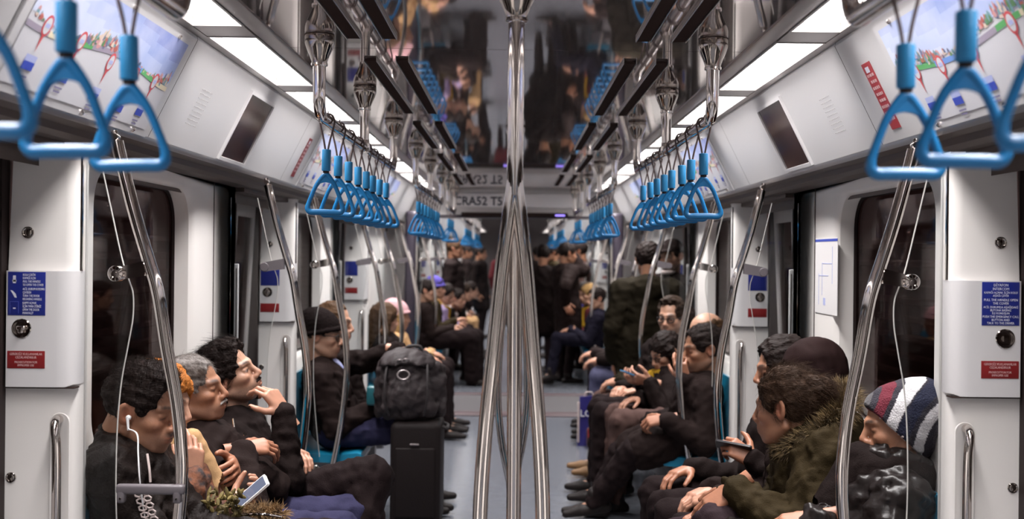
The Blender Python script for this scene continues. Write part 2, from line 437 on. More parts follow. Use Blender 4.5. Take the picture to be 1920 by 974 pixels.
# ------------------------------------------------------------------ ceiling lights
for s in (-1, 1):
    proto = None; n_ = 0
    y = 3.56-1.185*5; ys = []
    while y < 10.8: ys.append(y); y += 1.185
    ys = [(v, 1.0) for v in ys]+[(12.5+1.185*k, 1.0) for k in range(17)]
    for k, (y, L) in enumerate(ys):
        if proto is None:
            proto = empty('ceiling_light', (s*.881, y, CEIL))
            m1 = MB(); x0, x1 = sorted((s*.806, s*.956)); m1.box((x0, y, CEIL+.022), (x1, y+L, CEIL+.03), LAMP); m1.build('diffuser', proto)
            m2 = MB()
            m2.box((x0, y+L+.012, CEIL-.006), (x1, y+1.173, CEIL+.006), TRIM)
            for (u, v) in ((x0-.004, x0+.003), (x1-.003, x1+.004)): m2.box((u, y-.005, CEIL-.008), (v, y+L+.005, CEIL+.03), BRUSH)
            for (u, v) in ((y-.009, y), (y+L, y+L+.009)): m2.box((x0, u, CEIL-.008), (x1, v, CEIL+.03), BRUSH)
            m2.build('frame', proto)
            ld = bpy.data.lights.new('panel_light', 'AREA'); ld.shape = 'RECTANGLE'; ld.size = .148; ld.size_y = .99; ld.energy = LAMP_W; ld.color = LIGHT_COL; ld.spread = math.radians(LAMP_SPREAD)
            lo_ = bpy.data.objects.new('panel_light', ld); COL.objects.link(lo_); lo_.parent = proto; lo_.location = (0, L/2, .0195)
            o = proto
        else:
            o = copy_tree(proto); o.location = (s*.881, y, CEIL)
        near = k-5
        if k < 4: lab = '%s ceiling light panel counted backwards from over the camera, %s side' % (ORD[3-k], SIDE[s])
        elif y < 11: lab = '%s bright white ceiling light panel along the %s edge of the ceiling' % (ORD[k-4] if k >= 4 else 'overhead', SIDE[s])
        else: lab = '%s white ceiling light panel of the far carriage, %s row' % (ORD[k-len(ys)+17], SIDE[s])
        tag(o, lab, 'ceiling light', 'ceiling light panels')

# ------------------------------------------------------------------ ceiling vents: two dark slots each
for s in (-1, 1):
    for k, (y0, y1) in enumerate(((.2, 1.7), (2.08, 3.55), (3.95, 5.42), (5.85, 7.2), (7.7, 9.1), (9.6, 10.9))):
        t = empty('ceiling_vent', (s*.45, (y0+y1)/2, CEIL))
        for (u, v) in ((.372, .412), (.482, .522)):
            m1 = MB(); x0, x1 = sorted((s*u, s*v)); m1.box((x0, y0, CEIL-.009), (x1, y1, CEIL+.001), SLOT, .002); m1.build('slot', t)
        m1 = MB()
        for u in (.369, .413, .479, .523):
            x0, x1 = sorted((s*u, s*(u+.003))); m1.box((x0, y0-.002, CEIL-.011), (x1, y1+.002, CEIL+.001), BRUSH)
        m1.build('lip', t)
        tag(t, '%s pair of dark air slots in the mirrored ceiling on the %s' % (ORD[k], SIDE[s]), 'air vent', 'ceiling air vents')
# ================================================================== RAILS, STRAPS, POLES
RX, RZ = .607, CAM_H+.43
def cup(z, x, y, parent, r=.046):
    m1 = MB()
    m1.lathe((x, y, CEIL), (0, 0, -1), [(0, r*.96), (.0015, r*.985), (.009, r*1.0), (.02, r*1.005), (.028, r*.99), (.045, r*.86), (.065, r*.66), (.082, r*.53), (.088, r*.52)], NICKEL, 28)
    c = m1.build('ceiling_cup', parent)
    m2 = MB(); m2.lathe((x, y, CEIL-.086), (0, 0, -1), [(0, r*.50), (.002, r*.56), (.009, r*.56), (.011, r*.5)], STEEL, 24); g = m2.build('collar', c); m2 = MB(); m2.lathe((x, y, CEIL), (0, 0, -1), [(0, r*1.0), (.0002, r*1.0), (.0010, r*1.0), (.0012, r*.97)], SLOT, 28)
    m2.build('seal_ring', c)
def rail(s, y0, y1, mids, label):
    t = empty('overhead_rail', (s*RX, (y0+y1)/2, CEIL))
    R = .055; pts = [(s*RX, y0, CEIL-.09), (s*RX, y0, RZ+R+.03)]
    for k in range(7): a = math.radians(90*k/6); pts.append((s*RX, y0+R*(1-math.cos(a)), RZ+R*(1-math.sin(a))))
    n0 = len(pts)
    for k in range(7): a = math.radians(90*k/6); pts.append((s*RX, y1-R*(1-math.sin(a)), RZ+R*(1-math.cos(a))))
    pts += [(s*RX, y1, RZ+R+.03), (s*RX, y1, CEIL-.09)]
    rr = [.0195, .0195]+[.0195-.001*k/6 for k in range(7)]+[.0185+.001*k/6 for k in range(7)]+[.0195, .0195]
    m1 = MB(); m1.tube(pts, rr, STEEL, 18); m1.build('rail_tube', t)
    for y in [y0]+mids+[y1]: cup(0, s*RX, y, t)
    for y in mids:
        m2 = MB(); m2.tube([(s*RX, y, CEIL-.09), (s*RX, y, RZ+.005)], .0195, STEEL, 18); m2.lathe((s*RX, y, RZ-.02), (0, 0, 1), [(0, .019), (.02, .024), (.05, .0195)], STEEL, 18); m2.build('post', t)
    tag(t, label, 'grab rail', 'overhead grab rails')
for s in (-1, 1):
    sd = SIDE[s]
    rail(s, -.3, 2.08, [.9], 'nearest overhead steel grab rail on the %s, cut by the top of the photo' % sd)
    rail(s, 3.54, 5.72, [4.61], 'steel ceiling grab rail carrying eight sharp blue straps, %s side' % sd)
    rail(s, 7.0, 9.5, [8.2], 'third overhead steel grab rail on the %s, before the gangway' % sd)
    rail(s, 10.4, 11.6, [], 'short steel grab rail beside the gangway opening, %s side' % sd)
    rail(s, 14.0, 16.4, [15.2], 'overhead grab rail in the far carriage, %s side, its nearer one' % sd)
    rail(s, 17.6, 20.0, [18.8], 'overhead grab rail in the far carriage, %s side, its farther one' % sd)
# ---- one hanging strap: cord over the rail, grip sleeve, triangular handle
def make_strap():
    t = empty('hanging_strap', (0, 0, RZ))
    c = MB()
    zt = CAM_H+.337
    for sg in (-1, 1):
        pts = [(0, sg*.004, zt-.01), (0, sg*.010, zt+.012), (0, sg*.026, RZ-.012), (0, sg*.0205, RZ+.008), (0, sg*.010, RZ+.0195), (0, 0, RZ+.022)]
        # the two legs part sideways too, so the V reads from the front
        pts = [(sg*(.020*max(0, min(1, (p[2]-zt)/(RZ-zt)))) if p[2] < RZ else sg*.012, p[1]*.8, p[2]) for p in pts]
        c.tube(smooth_path([(sg*.003, 0, zt-.01), (sg*.010, 0, zt+.03), (sg*.0205, 0, RZ-.02), (sg*.0225, 0, RZ), (sg*.014, 0, RZ+.018), (0, 0, RZ+.0222)], 5), .0032, CORD, 8)
    c.tube([(0, 0, RZ+.02), (.003, 0, RZ+.032)], [.003, .0015], CORD, 6)
    c.build('cord', t)
    g = MB(); g.lathe((0, 0, zt), (0, 0, -1), [(0, .0105), (.001, .0135), (.003, .0145), (.067, .0145), (.069, .0135), (.07, .0105)], GRIPB, 22)
    g.build('grip_sleeve', t)
    n = MB(); n.lathe((0, 0, zt-.069), (0, 0, -1), [(0, .008), (.002, .010), (.006, .010), (.010, .007)], RUBBER, 14); n.build('swivel', t)
    # triangle: rounded corners, curved flanks
    zb, za, hw = CAM_H+.134, CAM_H+.262, .056
    pts = []
    pts += [(0, za-.006), (.010, za-.013)]
    pts += [(.030, za-.042), (.044, za-.075), (.053, zb+.028)]
    pts += [(hw, zb+.014), (hw-.002, zb+.006), (hw-.010, zb)]
    pts += [(.025, zb), (0, zb)]
    full = pts+[(-x, z) for x, z in pts[-2:0:-1]]
    cl = [Vector((x, 0, z)) for x, z in full]
    N = len(cl); sm = []
    for i in range(N):
        p0, p1, p2, p3 = cl[i-1], cl[i], cl[(i+1) % N], cl[(i+2) % N]
        for k in range(4):
            u = k/4; sm.append(.5*((2*p1)+(p2-p0)*u+(2*p0-5*p1+4*p2-p3)*u*u+(3*p1-p0-3*p2+p3)*u**3))
    rr = [.0068+.0030*max(0, 1-abs(p.z-zb)/.03)+.0018*max(0, 1-abs(p.z-za)/.05) for p in sm]
    h = MB(); h.loop(sm, rr, BLUE, 12)
    # solid web in the apex
    h.poly([(-.027, -.0055, za-.040), (-.012, -.0055, za-.033), (0, -.0055, za-.031), (.012, -.0055, za-.033), (.027, -.0055, za-.040), (.010, -.0055, za-.008), (0, -.0055, za+.003), (-.010, -.0055, za-.008)], (0, 1, 0), .011, BLUE)
    h.build('handle', t, smooth=50)
    return t
strap0 = make_strap(); first = [True]
rng = random.Random(4)
def strap(s, y, lab, grp, sw=0.0, tw=0.0):
    o = strap0 if first[0] else copy_tree(strap0); first[0] = False
    o.location = (s*RX, y, RZ); o.rotation_euler = (sw*.4, sw, tw)
    tag(o, lab, 'hanging strap', grp)
nth = ['frontmost', 'second', 'third', 'fourth', 'fifth', 'sixth', 'seventh', 'rearmost']
for s in (-1, 1):
    sd = SIDE[s]
    for k, y in enumerate((1.30, 1.545, 1.79)):
        strap(s, y, ['blurred blue hanging strap nearest the camera, cut by the %s photo edge', 'blurred big blue hanging strap second from the %s photo edge', 'blurred big blue hanging strap farthest from the %s photo edge of its three'][k] % sd, 'near blue straps', rng.uniform(-.03, .03), rng.uniform(-.12, .12))
    for k in range(8):
        strap(s, 3.70+.243*k, '%s of eight sharp blue triangular straps on the middle %s rail' % (nth[k], sd), 'middle rail blue straps', rng.uniform(-.02, .02), rng.uniform(-.12, .12))
    for k in range(8):
        strap(s, 7.25+.27*k, '%s of eight small blue straps on the %s rail before the gangway' % (nth[k], sd), 'third rail blue straps', rng.uniform(-.02, .02), rng.uniform(-.1, .1))
    for k in range(3):
        strap(s, 10.65+.33*k, '%s of three tiny blue straps beside the gangway opening, %s side' % (('frontmost', 'middle', 'rearmost')[k], sd), 'gangway blue straps', rng.uniform(-.02, .02), rng.uniform(-.1, .1))
    for k in range(6):
        strap(s, 14.3+.36*k, '%s tiny blue strap in the far carriage, %s side, first rail' % (ORD[k], sd), 'far carriage blue straps', 0, rng.uniform(-.1, .1))
    for k in range(6):
        strap(s, 17.9+.36*k, '%s tiny blue strap in the far carriage, %s side, second rail' % (ORD[k], sd), 'far carriage blue straps', 0, rng.uniform(-.1, .1))
# ---- centre pole with three bowed branches
def centre_pole(y, lab):
    t = empty('centre_pole', (0, y, 0))
    cup(0, 0, y, t, .05)
    m1 = MB(); m1.tube([(0, y, CEIL-.09), (0, y, 1.70)], .0200, STEEL, 24); 
    m1.build('upper_post', t); m1 = MB(); m1.tube([(0, y, .30), (0, y, .02)], .0200, STEEL, 24)
    m1.lathe((0, y, 0), (0, 0, 1), [(0, .055), (.008, .055), (.02, .028), (.05, .0205)], NICKEL, 24)
    m1.build('lower_post', t)
    prof = [(1.752, .0), (1.715, .004), (1.655, .0125), (1.55, .026), (1.45, .036), (1.34, .046), (1.16, .063), (1.0, .074), (.87, .078), (.75, .074), (.6, .058), (.48, .036), (.38, .014), (.30, .0)]
    for ang in (182, -2, 86):
        a = math.radians(ang)
        m2 = MB(); m2.tube(smooth_path([(r*1.0*math.cos(a), y+r*math.sin(a), z) for z, r in prof], 5), .0185, STEEL, 20); m2.build('branch', t)
    tag(t, lab, 'grab pole', 'centre grab poles')
centre_pole(2.84, 'polished steel centre pole splitting into three bowed branches, nearest')
centre_pole(5.97, 'second centre pole with bowed branches, hidden behind the nearest one')
# ---- seat-end partitions: bowed pole, clamp, narrow glass pane
polef = [(1.138, 1.775), (1.104, 1.648), (1.066, 1.524), (1.036, 1.426), (1.0095, 1.27), (.98, 1.115), (.966, .982), (.9645, .898), (.968, .83), (.985, .66), (1.01, .5), (1.045, .32), (1.06, .24)]
def partition(s, y, k, near, lab, plain):
    sc = -.043
    t = empty('seat_partition', (s*1.1, y, 0))
    pts = [(s*(x+sc), y, z+.012) for x, z in [(1.155, 1.845)]+polef]
    m1 = MB(); m1.tube(smooth_path(pts, 6), .0178, STEEL, 18); m1.build('pole', t)
    m1 = MB(); m1.cyl((s*(1.112), y, 1.845), (s*(1.12), y, CAM_H+LIP_H+.004), .009, STEEL); m1.cyl((s*1.116, y-.012, 1.87), (s*1.116, y+.012, 1.87), .011, STEEL); m1.build('top_fitting', t)
    # glass pane
    edge = [(1.160, 1.80), (1.128, 1.66), (1.098, 1.53), (1.078, 1.47), (1.066, 1.43), (1.066, 1.365), (1.078, 1.29), (1.098, 1.17), (1.108, 1.01), (1.106, .8), (1.085, .55), (1.07, .42)]
    e2 = smooth_path([Vector((s*x, y+.008, z)) for x, z in edge], 5)
    g = MB(); g.poly([tuple(p) for p in e2]+[(s*1.279, y+.008, .42), (s*1.279, y+.008, 1.80)], (0, 1, 0), .008, GLASS); g.build('glass_pane', t)
    g = MB(); g.tube([(p.x, y+.012, p.z) for p in e2], .0021, mat('glass_edge', (.62, .60, .57), .25), 6); g.build('glass_edge', t)
    # clamp with round knob
    zc, xp = 1.497, 1.032
    if plain:
        c = MB(); c.add(*(lambda a, b: ([(s*(xp), y-.016, zc-.018), (s*(xp), y+.006, zc-.018), (s*xp, y+.006, zc+.03), (s*xp, y-.016, zc+.03), (s*(xp+.09), y-.016, zc-.03), (s*(xp+.09), y+.006, zc-.03), (s*(xp+.09), y+.006, zc+.012), (s*(xp+.09), y-.016, zc+.012)], [(0, 1, 2, 3), (4, 5, 6, 7), (0, 1, 5, 4), (2, 3, 7, 6), (0, 3, 7, 4), (1, 2, 6, 5)]))(0, 0), GREYP)
        c.lathe((s*(xp+.088), y+.008, zc-.009), (0, -1, 0), [(0, .018), (.003, .022), (.022, .022), (.026, .018)], GREYP, 20); cl = c.build('clamp', t)
    else:
        c = MB(); c.add([(s*(xp-.004), y-.010, zc-.014), (s*(xp-.004), y+.004, zc-.014), (s*(xp-.004), y+.004, zc+.028), (s*(xp-.004), y-.010, zc+.028), (s*(xp+.07), y-.010, zc-.026), (s*(xp+.07), y+.004, zc-.026), (s*(xp+.07), y+.004, zc+.010), (s*(xp+.07), y-.010, zc+.010)], [(0, 1, 2, 3), (4, 5, 6, 7), (0, 1, 5, 4), (2, 3, 7, 6), (0, 3, 7, 4), (1, 2, 6, 5)], STEEL)
        cl = c.build('clamp', t)
        c = MB(); c.lathe((s*(xp+.072), y+.006, zc-.008), (0, -1, 0), [(0, .019), (.004, .0225), (.028, .0225), (.032, .020), (.033, .012), (.030, .011), (.030, .005), (.034, .0045), (.034, .001)], STEEL, 24); c.build('knob', cl)
    if near:
        z = .888
        c = MB(); c.box((.905, y-.034, z-.010), (1.095, y-.010, z+.018), GREYP, .008)
        if s < 0: c.v = [(-v[0], v[1], v[2]) for v in c.v]
        for xx in (.915, 1.07):
            d = MB(); 
            x0, x1 = sorted((s*xx, s*(xx+.022))); c.box((x0, y-.034, z-.034), (x1, y-.010, z+.004), GREYP, .006)
        for xx in (.926, 1.081): c.lathe((s*xx, y-.034, z-.02), (0, -1, 0), [(0, .004), (.003, .003)], STEEL, 10)
        c.build('grab_bracket', t)
    # bolt where the pole meets the seat end
    c = MB(); c.cyl((s*(1.02), y, .33), (s*1.075, y, .36), .012, STEEL); c.lathe((s*1.085, y+.006, .36), (0, -1, 0), [(0, .018), (.003, .02), (.02, .02), (.025, .015)], STEEL, 20); c.build('bolt', t)
    tag(t, lab, 'partition', 'seat partitions')
for s in (-1, 1):
    sd = SIDE[s]
    for k, (y, plain, lab) in enumerate(((3.20, False, 'bowed steel pole partition with narrow glass, nearest on the %s'), (5.16, True, 'bowed pole partition with grey clamp at far end of first %s seats'), (6.36, False, 'bowed pole partition with steel knob clamp starting second %s seats'), (8.28, True, 'bowed pole partition with grey clamp at far end of second %s seats'), (9.48, False, 'bowed pole partition starting the last %s seats before the gangway'),
                            (11.15, True, 'bowed pole partition next to the gangway jamb on the %s'), (13.6, False, 'tiny bowed pole partition in far carriage, first on the %s'), (15.5, True, 'tiny bowed pole partition in far carriage, second on the %s'), (16.7, False, 'tiny bowed pole partition in far carriage, third on the %s'), (18.6, True, 'tiny bowed pole partition in far carriage, fourth on the %s'), (19.8, False, 'tiny bowed pole partition in far carriage, fifth on the %s'), (21.7, True, 'tiny bowed pole partition in far carriage, sixth on the %s'))):
        partition(s, y, k, (k == 0 and s == -1), lab % sd, plain)

# ================================================================== DOOR PILLARS (pocket ends) with sign box, lock, grip
def pillar(s, y, k, lab, detail):
    t = empty('door_pillar', (s*1.3, y+.15, 0))
    xo = lambda z: 1.405-.035*max(0, z-1.1)
    m1 = MB()
    # body: front face, inner side with a rounded front corner; recess channel for the grip
    prof = [(1.405, y)]+[(1.225, y)]+[(1.2+.025*(1-math.cos(math.radians(a)))*1.0, y+.025-.025*math.cos(math.radians(90-a))) for a in ()]
    sec = [(xo(1.0), y), (1.235, y), (1.214, y+.006), (1.204, y+.018), (1.2, y+.035), (1.2, y+.075), (1.28, y+.11)]
    zs = [0, .25, .6, 1.0, 1.2, 1.5, WTOP]
    n = len(sec); vs = []
    for z in zs:
        for i, (x, yy) in enumerate(sec): vs.append((s*(xo(z) if i == 0 else x), yy, z))
    m1.add(vs, [(r*n+i, r*n+i+1, (r+1)*n+i+1, (r+1)*n+i) for r in range(len(zs)-1) for i in range(n-1)], CREAM)
    m1.add([(s*xo(z), yy, z) for z in zs for yy in (y, y+.1)], [(2*r, 2*r+1, 2*r+3, 2*r+2) for r in range(len(zs)-1)], CREAM)
    m1.box((min(s*1.2, s*1.39), y+.004, WTOP-.003), (max(s*1.2, s*1.39), y+.1, WTOP), CREAM)
    body = m1.build('pillar_body', t)
    def bx(u0, u1, z0, z1, d0, d1, m, nm, par, bev=.003):
        q = MB(); x0, x1 = sorted((s*u0, s*u1)); q.box((x0, y-d1, z0), (x1, y-d0, z1), m, bev); return q.build(nm, par)
    q = MB()
    sec = [(1.388, y-.0), (1.388, y-.018), (1.386, y-.022), (1.25, y-.022), (1.225, y-.017), (1.208, y-.006), (1.199, y+.012), (1.199, y+.05)]
    n = len(sec); z0, z1 = 1.177, 1.495
    q.add([(s*x, yy, z0+(.006 if i > 4 else 0)) for i, (x, yy) in enumerate(sec)]+[(s*x, yy, z1) for x, yy in sec], [(i, i+1, n+i+1, n+i) for i in range(n-1)]+[list(range(n)), [n+i for i in range(n)]], COVER)
    box = q.build('sign_box', t, smooth=50)
    bx(1.200, 1.390, z0-.004, z0-.001, -.02, .019, SLOT, 'shadow_gap', box, 0)
    f = y-.0225
    sg = bx(1.279, 1.382, 1.373, 1.492, .0218, .0232, BLUES, 'blue_sign', box, .0012)
    rd = bx(1.279, 1.382, 1.228, 1.276, .0218, .0232, REDS, 'red_sign', box, .0012)
    q = MB(); q.lathe((s*1.344, y-.021, 1.337), (0, -1, 0), [(0, .027), (.002, .027), (.0035, .025), (.003, .020), (.0015, .014), (.003, .008), (.003, .001)], NICKEL, 28)
    lk = q.build('lock', box)
    if s < 0 or k != 0:
        q = MB(); q.box((s*1.344-.011, y-.034, 1.333), (s*1.344+.013, y-.024, 1.345), STEEL, .004); q.box((s*1.344-.006, y-.034, 1.325), (s*1.344+.008, y-.024, 1.338), STEEL, .003); q.build('latch', lk)
    xd, yd = (1, 0, 0), (0, 0, 1)
    if detail:
        yy = y-.0234; cxm = s*1.3305
        if s < 0:
            for body_, z in (('KOLU ÇEKİN\nKAPAĞI AÇIN\nPULL THE HANDLE\nTO OPEN THE COVER', 1.470), ('ACİL DURUM KOLUNU\nÇEVİRİN\nTURN THE DOOR\nRELEASING HANDLE', 1.431), ('KAPIYI AÇMAK\nİÇİN YANA İTİNİZ\nOPEN THE DOOR\nMANUALLY', 1.393)):
                text(body_, .0092, (s*1.341, yy, z), xd, yd, LETW, sg, align='LEFT', sx=.62)
            q = MB(); X = s*1.364
            q.box((X-.004, yy, 1.461), (X+.004, yy+.0005, 1.482), LETW)
            q.box((X-.0055, yy, 1.465), (X+.0055, yy+.0005, 1.470), LETW)
            q.add([(X-.011, yy, 1.442), (X-.004, yy, 1.440), (X+.004, yy, 1.432), (X+.007, yy, 1.421), (X+.001, yy, 1.422), (X-.004, yy, 1.431)], [(0, 1, 2, 3, 4, 5)], LETW)
            q.box((X-.003, yy, 1.391), (X+.004, yy+.0005, 1.394), LETW)
            for (a, b, c, d) in ((-.012, -.011, 1.378, 1.411), (.011, .012, 1.378, 1.411), (-.012, .012, 1.410, 1.411), (-.012, -.007, 1.398, 1.3985), (.007, .012, 1.398, 1.3985)):
                q.box((X+a, yy, c), (X+b, yy+.0005, d), mat('sign_line', (.08, .1, .4), .4))
            q.build('pictogram', sg)
        else:
            for body_, z, sz in (('DİYAFON\nINTERCOM', 1.478, .0105), ('KAPAĞI AÇMAK İÇİN KOLU\nAŞAĞI ÇEVİR', 1.4585, .0083), ('PULL THE HANDLE OPEN\nTHE COVER', 1.438, .0095), ('ACİL DURUMDA AŞAĞIDAKİ\nBUTONA BASINIZ\nİLE KONUŞUN', 1.4145, .0083), ('PUSH THE EMERGENCY CALL\nBUTTON AND\nTALK TO THE DRIVER', 1.388, .0088)):
                text(body_, sz, (cxm, yy, z), xd, yd, LETW, sg, sx=.86)
        text('GEREKSİZ KULLANANLAR\nCEZALANDIRILIR', .0092, (cxm, yy, 1.2625), xd, yd, LETR, rd, sx=.82)
        text('PROSECUTION FOR\nIMPROPER USE', .0085, (cxm, yy, 1.2405), xd, yd, LETR, rd, sx=.82)
    # grip recess + chromed bar
    q = MB(); lp = rounded(1.216, 1.272, .42, 1.105, .027); c = (1.244, .76); n = len(lp)
    q.add([(s*a, y-.0015, b) for a, b in lp]+[(s*(c[0]+(a-c[0])*.92), y-.004, c[1]+(b-c[1])*.995) for a, b in lp]+[(s*(c[0]+(a-c[0])*.80), y-.0012, c[1]+(b-c[1])*.985) for a, b in lp],
          [(r*n+i, r*n+(i+1) % n, (r+1)*n+(i+1) % n, (r+1)*n+i) for r in range(2) for i in range(n)]+[[2*n+i for i in range(n)]], CREAM)
    q.build('grip_recess', t, smooth=60)
    q = MB(); q.tube(smooth_path([(s*1.247, y+.01, 1.087), (s*1.246, y-.03, 1.083), (s*1.240, y-.047, 1.06), (s*1.234, y-.050, 1.0), (s*1.233, y-.05, .76), (s*1.234, y-.05, .52), (s*1.24, y-.045, .46), (s*1.246, y-.03, .44), (s*1.247, y+.01, .436)], 5), .0125, STEEL, 18); q.build('grab_handle', t)
    for (x, z, r) in ((1.338, 1.60, .0165), (1.378, .925, .0145)):
        q = MB(); q.lathe((s*x, y, z), (0, -1, 0), [(0, r), (.002, r), (.003, r*.9), (.002, r*.7), (.001, r*.65), (.003, r*.4), (.003, .0005)], NICKEL, 20); q.build('screw', t)
    q = MB(); x0, x1 = sorted((s*1.197, s*1.2035)); q.box((x0, y+.022, 1.495), (x1, y+.03, WTOP-.02), STEEL); q.build('edge_trim', t)
    tag(t, lab, 'door pillar', 'door pillars')
for s in (-1, 1):
    for k, b in enumerate(BAYS1[2:]+BAYS2[:3]):
        pillar(s, b, k, ['cream door pillar with readable blue and red signs at the %s photo edge', 'second cream door pillar on the %s, behind the first seated row', 'third cream door pillar on the %s, beyond the second seats', 'small pale door pillar in far carriage, nearest on the %s', 'small pale door pillar in far carriage, second on the %s', 'small pale door pillar in far carriage, third on the %s'][k] % SIDE[s], k == 0)

# ================================================================== COVE: posters, monitors, stickers
def cove_pt(s, y, v, off=0.0):
    """v = height above the lens; off = towards the aisle"""
    n = (.4472*2/2, .8944*.5)
    x = cx_at(v)-off*.894; z = CAM_H+v-off*.447
    return Vector((s*x, y, z))
def cquad(mb, s, y0, y1, v0, v1, off, m):
    mb.add([cove_pt(s, y0, v0, off), cove_pt(s, y1, v0, off), cove_pt(s, y1, v1, off), cove_pt(s, y0, v1, off)], [(0, 1, 2, 3)], m)
def cslab(mb, s, y0, y1, v0, v1, off, th, m):
    ps = [cove_pt(s, y, v, o) for o in (off, off+th) for v in (v0, v1) for y in (y0, y1)]
    mb.add(ps, [(0, 1, 3, 2), (4, 5, 7, 6), (0, 1, 5, 4), (2, 3, 7, 6), (0, 2, 6, 4), (1, 3, 7, 5)], m)
SKYS = [mat('poster_sky_%s' % n, c, .4, var=(9, .35, (.66, .68, .80))) for n, c in (('pale', (.55, .60, .76)), ('light', (.45, .52, .72)), ('mid', (.36, .43, .67)), ('deep', (.27, .34, .61)), ('deeper', (.20, .25, .53)))]
SKY1 = mat('poster_sky', (.42, .50, .72), .4, var=(6, .9, (.62, .64, .78)))
SKY2 = mat('poster_sky_deep', (.25, .30, .60), .4, var=(5, .8, (.45, .5, .72)))
CITY = [mat('poster_city_%s' % n, c, .5) for n, c in (('red', (.42, .12, .10)), ('green', (.10, .22, .10)), ('cream', (.62, .5, .42)), ('pink', (.55, .28, .28)), ('slate', (.14, .15, .25)), ('teal', (.16, .3, .34)))]
ROAD = mat('poster_road', (.30, .26, .33), .5); SAND = mat('poster_sand', (.66, .58, .42), .5); GREEN = mat('poster_green', (.10, .35, .12), .5); SEA = mat('poster_sea', (.15, .28, .62), .5)
PINR = mat('poster_pin', (.55, .08, .09), .4); BOXB = mat('poster_box', (.04, .07, .42), .4); BOXL = mat('poster_box_light', (.38, .42, .68), .4); INKD = mat('poster_ink', (.20, .18, .30), .5)
PAPER = mat('poster_paper', (.57, .565, .60), .35)
def poster(s, y0, y1, lab, seed, mini=False):
    t = empty('route_poster', cove_pt(s, (y0+y1)/2, .5)); r = random.Random(seed)
    m1 = MB(); cslab(m1, s, y0-.035, y1+.035, .352, .642, .001, .006, mat('poster_frame', (.54, .53, .54), .3)); m1.build('backing', t)
    m2 = MB(); v0, v1 = .372, .628
    L = y1-y0
    Y = lambda u: y0+u*L
    V = lambda v: v0+v*(v1-v0)
    cquad(m2, s, y0, y1, v0, v1, .0085, PAPER)
    # sky with a stepped skyline edge
    n = 40
    for i in range(n):
        u0, u1 = i/n, (i+1)/n
        b = .58+.05*math.sin(u0*9+seed)
        for q in range(6):
            mixk = min(4, int(5*(u0 if s < 0 else 1-u0)*.6+2.2*(q/5)))
            cquad(m2, s, Y(u0), Y(u1), V(b+(1-b)*q/6), V(b+(1-b)*(q+1)/6), .0089, SKYS[mixk])
    for i in range(520 if not mini else 120):
        u = r.random()
        dens = .5+.5*math.sin(u*11+seed)
        if r.random() > .25+.75*dens: continue
        b = .55+.05*math.sin(u*9+seed)+r.uniform(-.02, .03); hgt = r.uniform(.025, .065)*(.5+dens); wd = r.uniform(.007, .019); b += r.uniform(-.01, .075)*dens
        yy = Y(min(max(u, .02), .97)); m = r.choice(CITY)
        m2.add([cove_pt(s, yy, V(b), .0092+i*1e-6), cove_pt(s, yy+wd, V(b), .0092+i*1e-6), cove_pt(s, yy+wd*.8, V(b+hgt*.7), .0092+i*1e-6), cove_pt(s, yy+wd*.5, V(b+hgt), .0092+i*1e-6), cove_pt(s, yy+wd*.1, V(b+hgt*.6), .0092+i*1e-6)], [(0, 1, 2, 3, 4)], m)
    for i in range(24):
        u0, u1 = i/24, (i+1)/24
        f = lambda u: .53+.05*math.sin(u*7+seed*1.3)
        m2.add([cove_pt(s, Y(u0), V(f(u0)-.03), .0094), cove_pt(s, Y(u1), V(f(u1)-.03), .0094), cove_pt(s, Y(u1), V(f(u1)+.02), .0094), cove_pt(s, Y(u0), V(f(u0)+.02), .0094)], [(0, 1, 2, 3)], (ROAD, SAND, GREEN, ROAD, ROAD, SEA, GREEN, SAND)[i//3 % 8])
    for u in (.10, .30, .52, .72, .88):
        c = V(.50+.04*math.sin(u*7)); yy = Y(u)
        ring = [(math.cos(a), math.sin(a)) for a in [2*math.pi*k/16 for k in range(16)]]
        m2.add([cove_pt(s, yy+.022*a, c+.024*b, .0098) for a, b in ring], [list(range(16))], PINR)
        m2.add([cove_pt(s, yy+.016*a, c+.018*b, .0101) for a, b in ring], [list(range(16))], PAPER)
        cquad(m2, s, yy-.011, yy+.011, c-.004, c+.005, .0104, BOXL)
        m2.add([cove_pt(s, yy-.007, c-.018, .0096), cove_pt(s, yy+.007, c-.018, .0096), cove_pt(s, yy, c-.058, .0096)], [(0, 1, 2)], PINR)
        cquad(m2, s, yy-.028, yy+.028, c-.098, c-.066, .0098, BOXL); cquad(m2, s, yy-.028, yy+.028, c-.098, c-.080, .0101, BOXB)
        for q, (w_, vv) in enumerate(((.022, .110), (.018, .119))): cquad(m2, s, yy-w_, yy+w_, c-vv-.004, c-vv, .0098, INKD)
        cquad(m2, s, yy-.02, yy+.02, c-.137, c-.134, .0098, mat('poster_grey_line', (.5, .49, .55), .5))
    m2.build('print', t)
    m3 = MB()
    for u in (.12, .5, .9):
        for v in (.362, .634): 
            p = cove_pt(s, Y(u), v, .006); q = cove_pt(s, Y(u), v, .016); m3.lathe(p, q-p, [(0, .006), (.006, .007), (.009, .004)], STEEL, 10)
    m3.build('fixing_clip', t)
    tag(t, lab, 'poster', 'route posters on the cove')
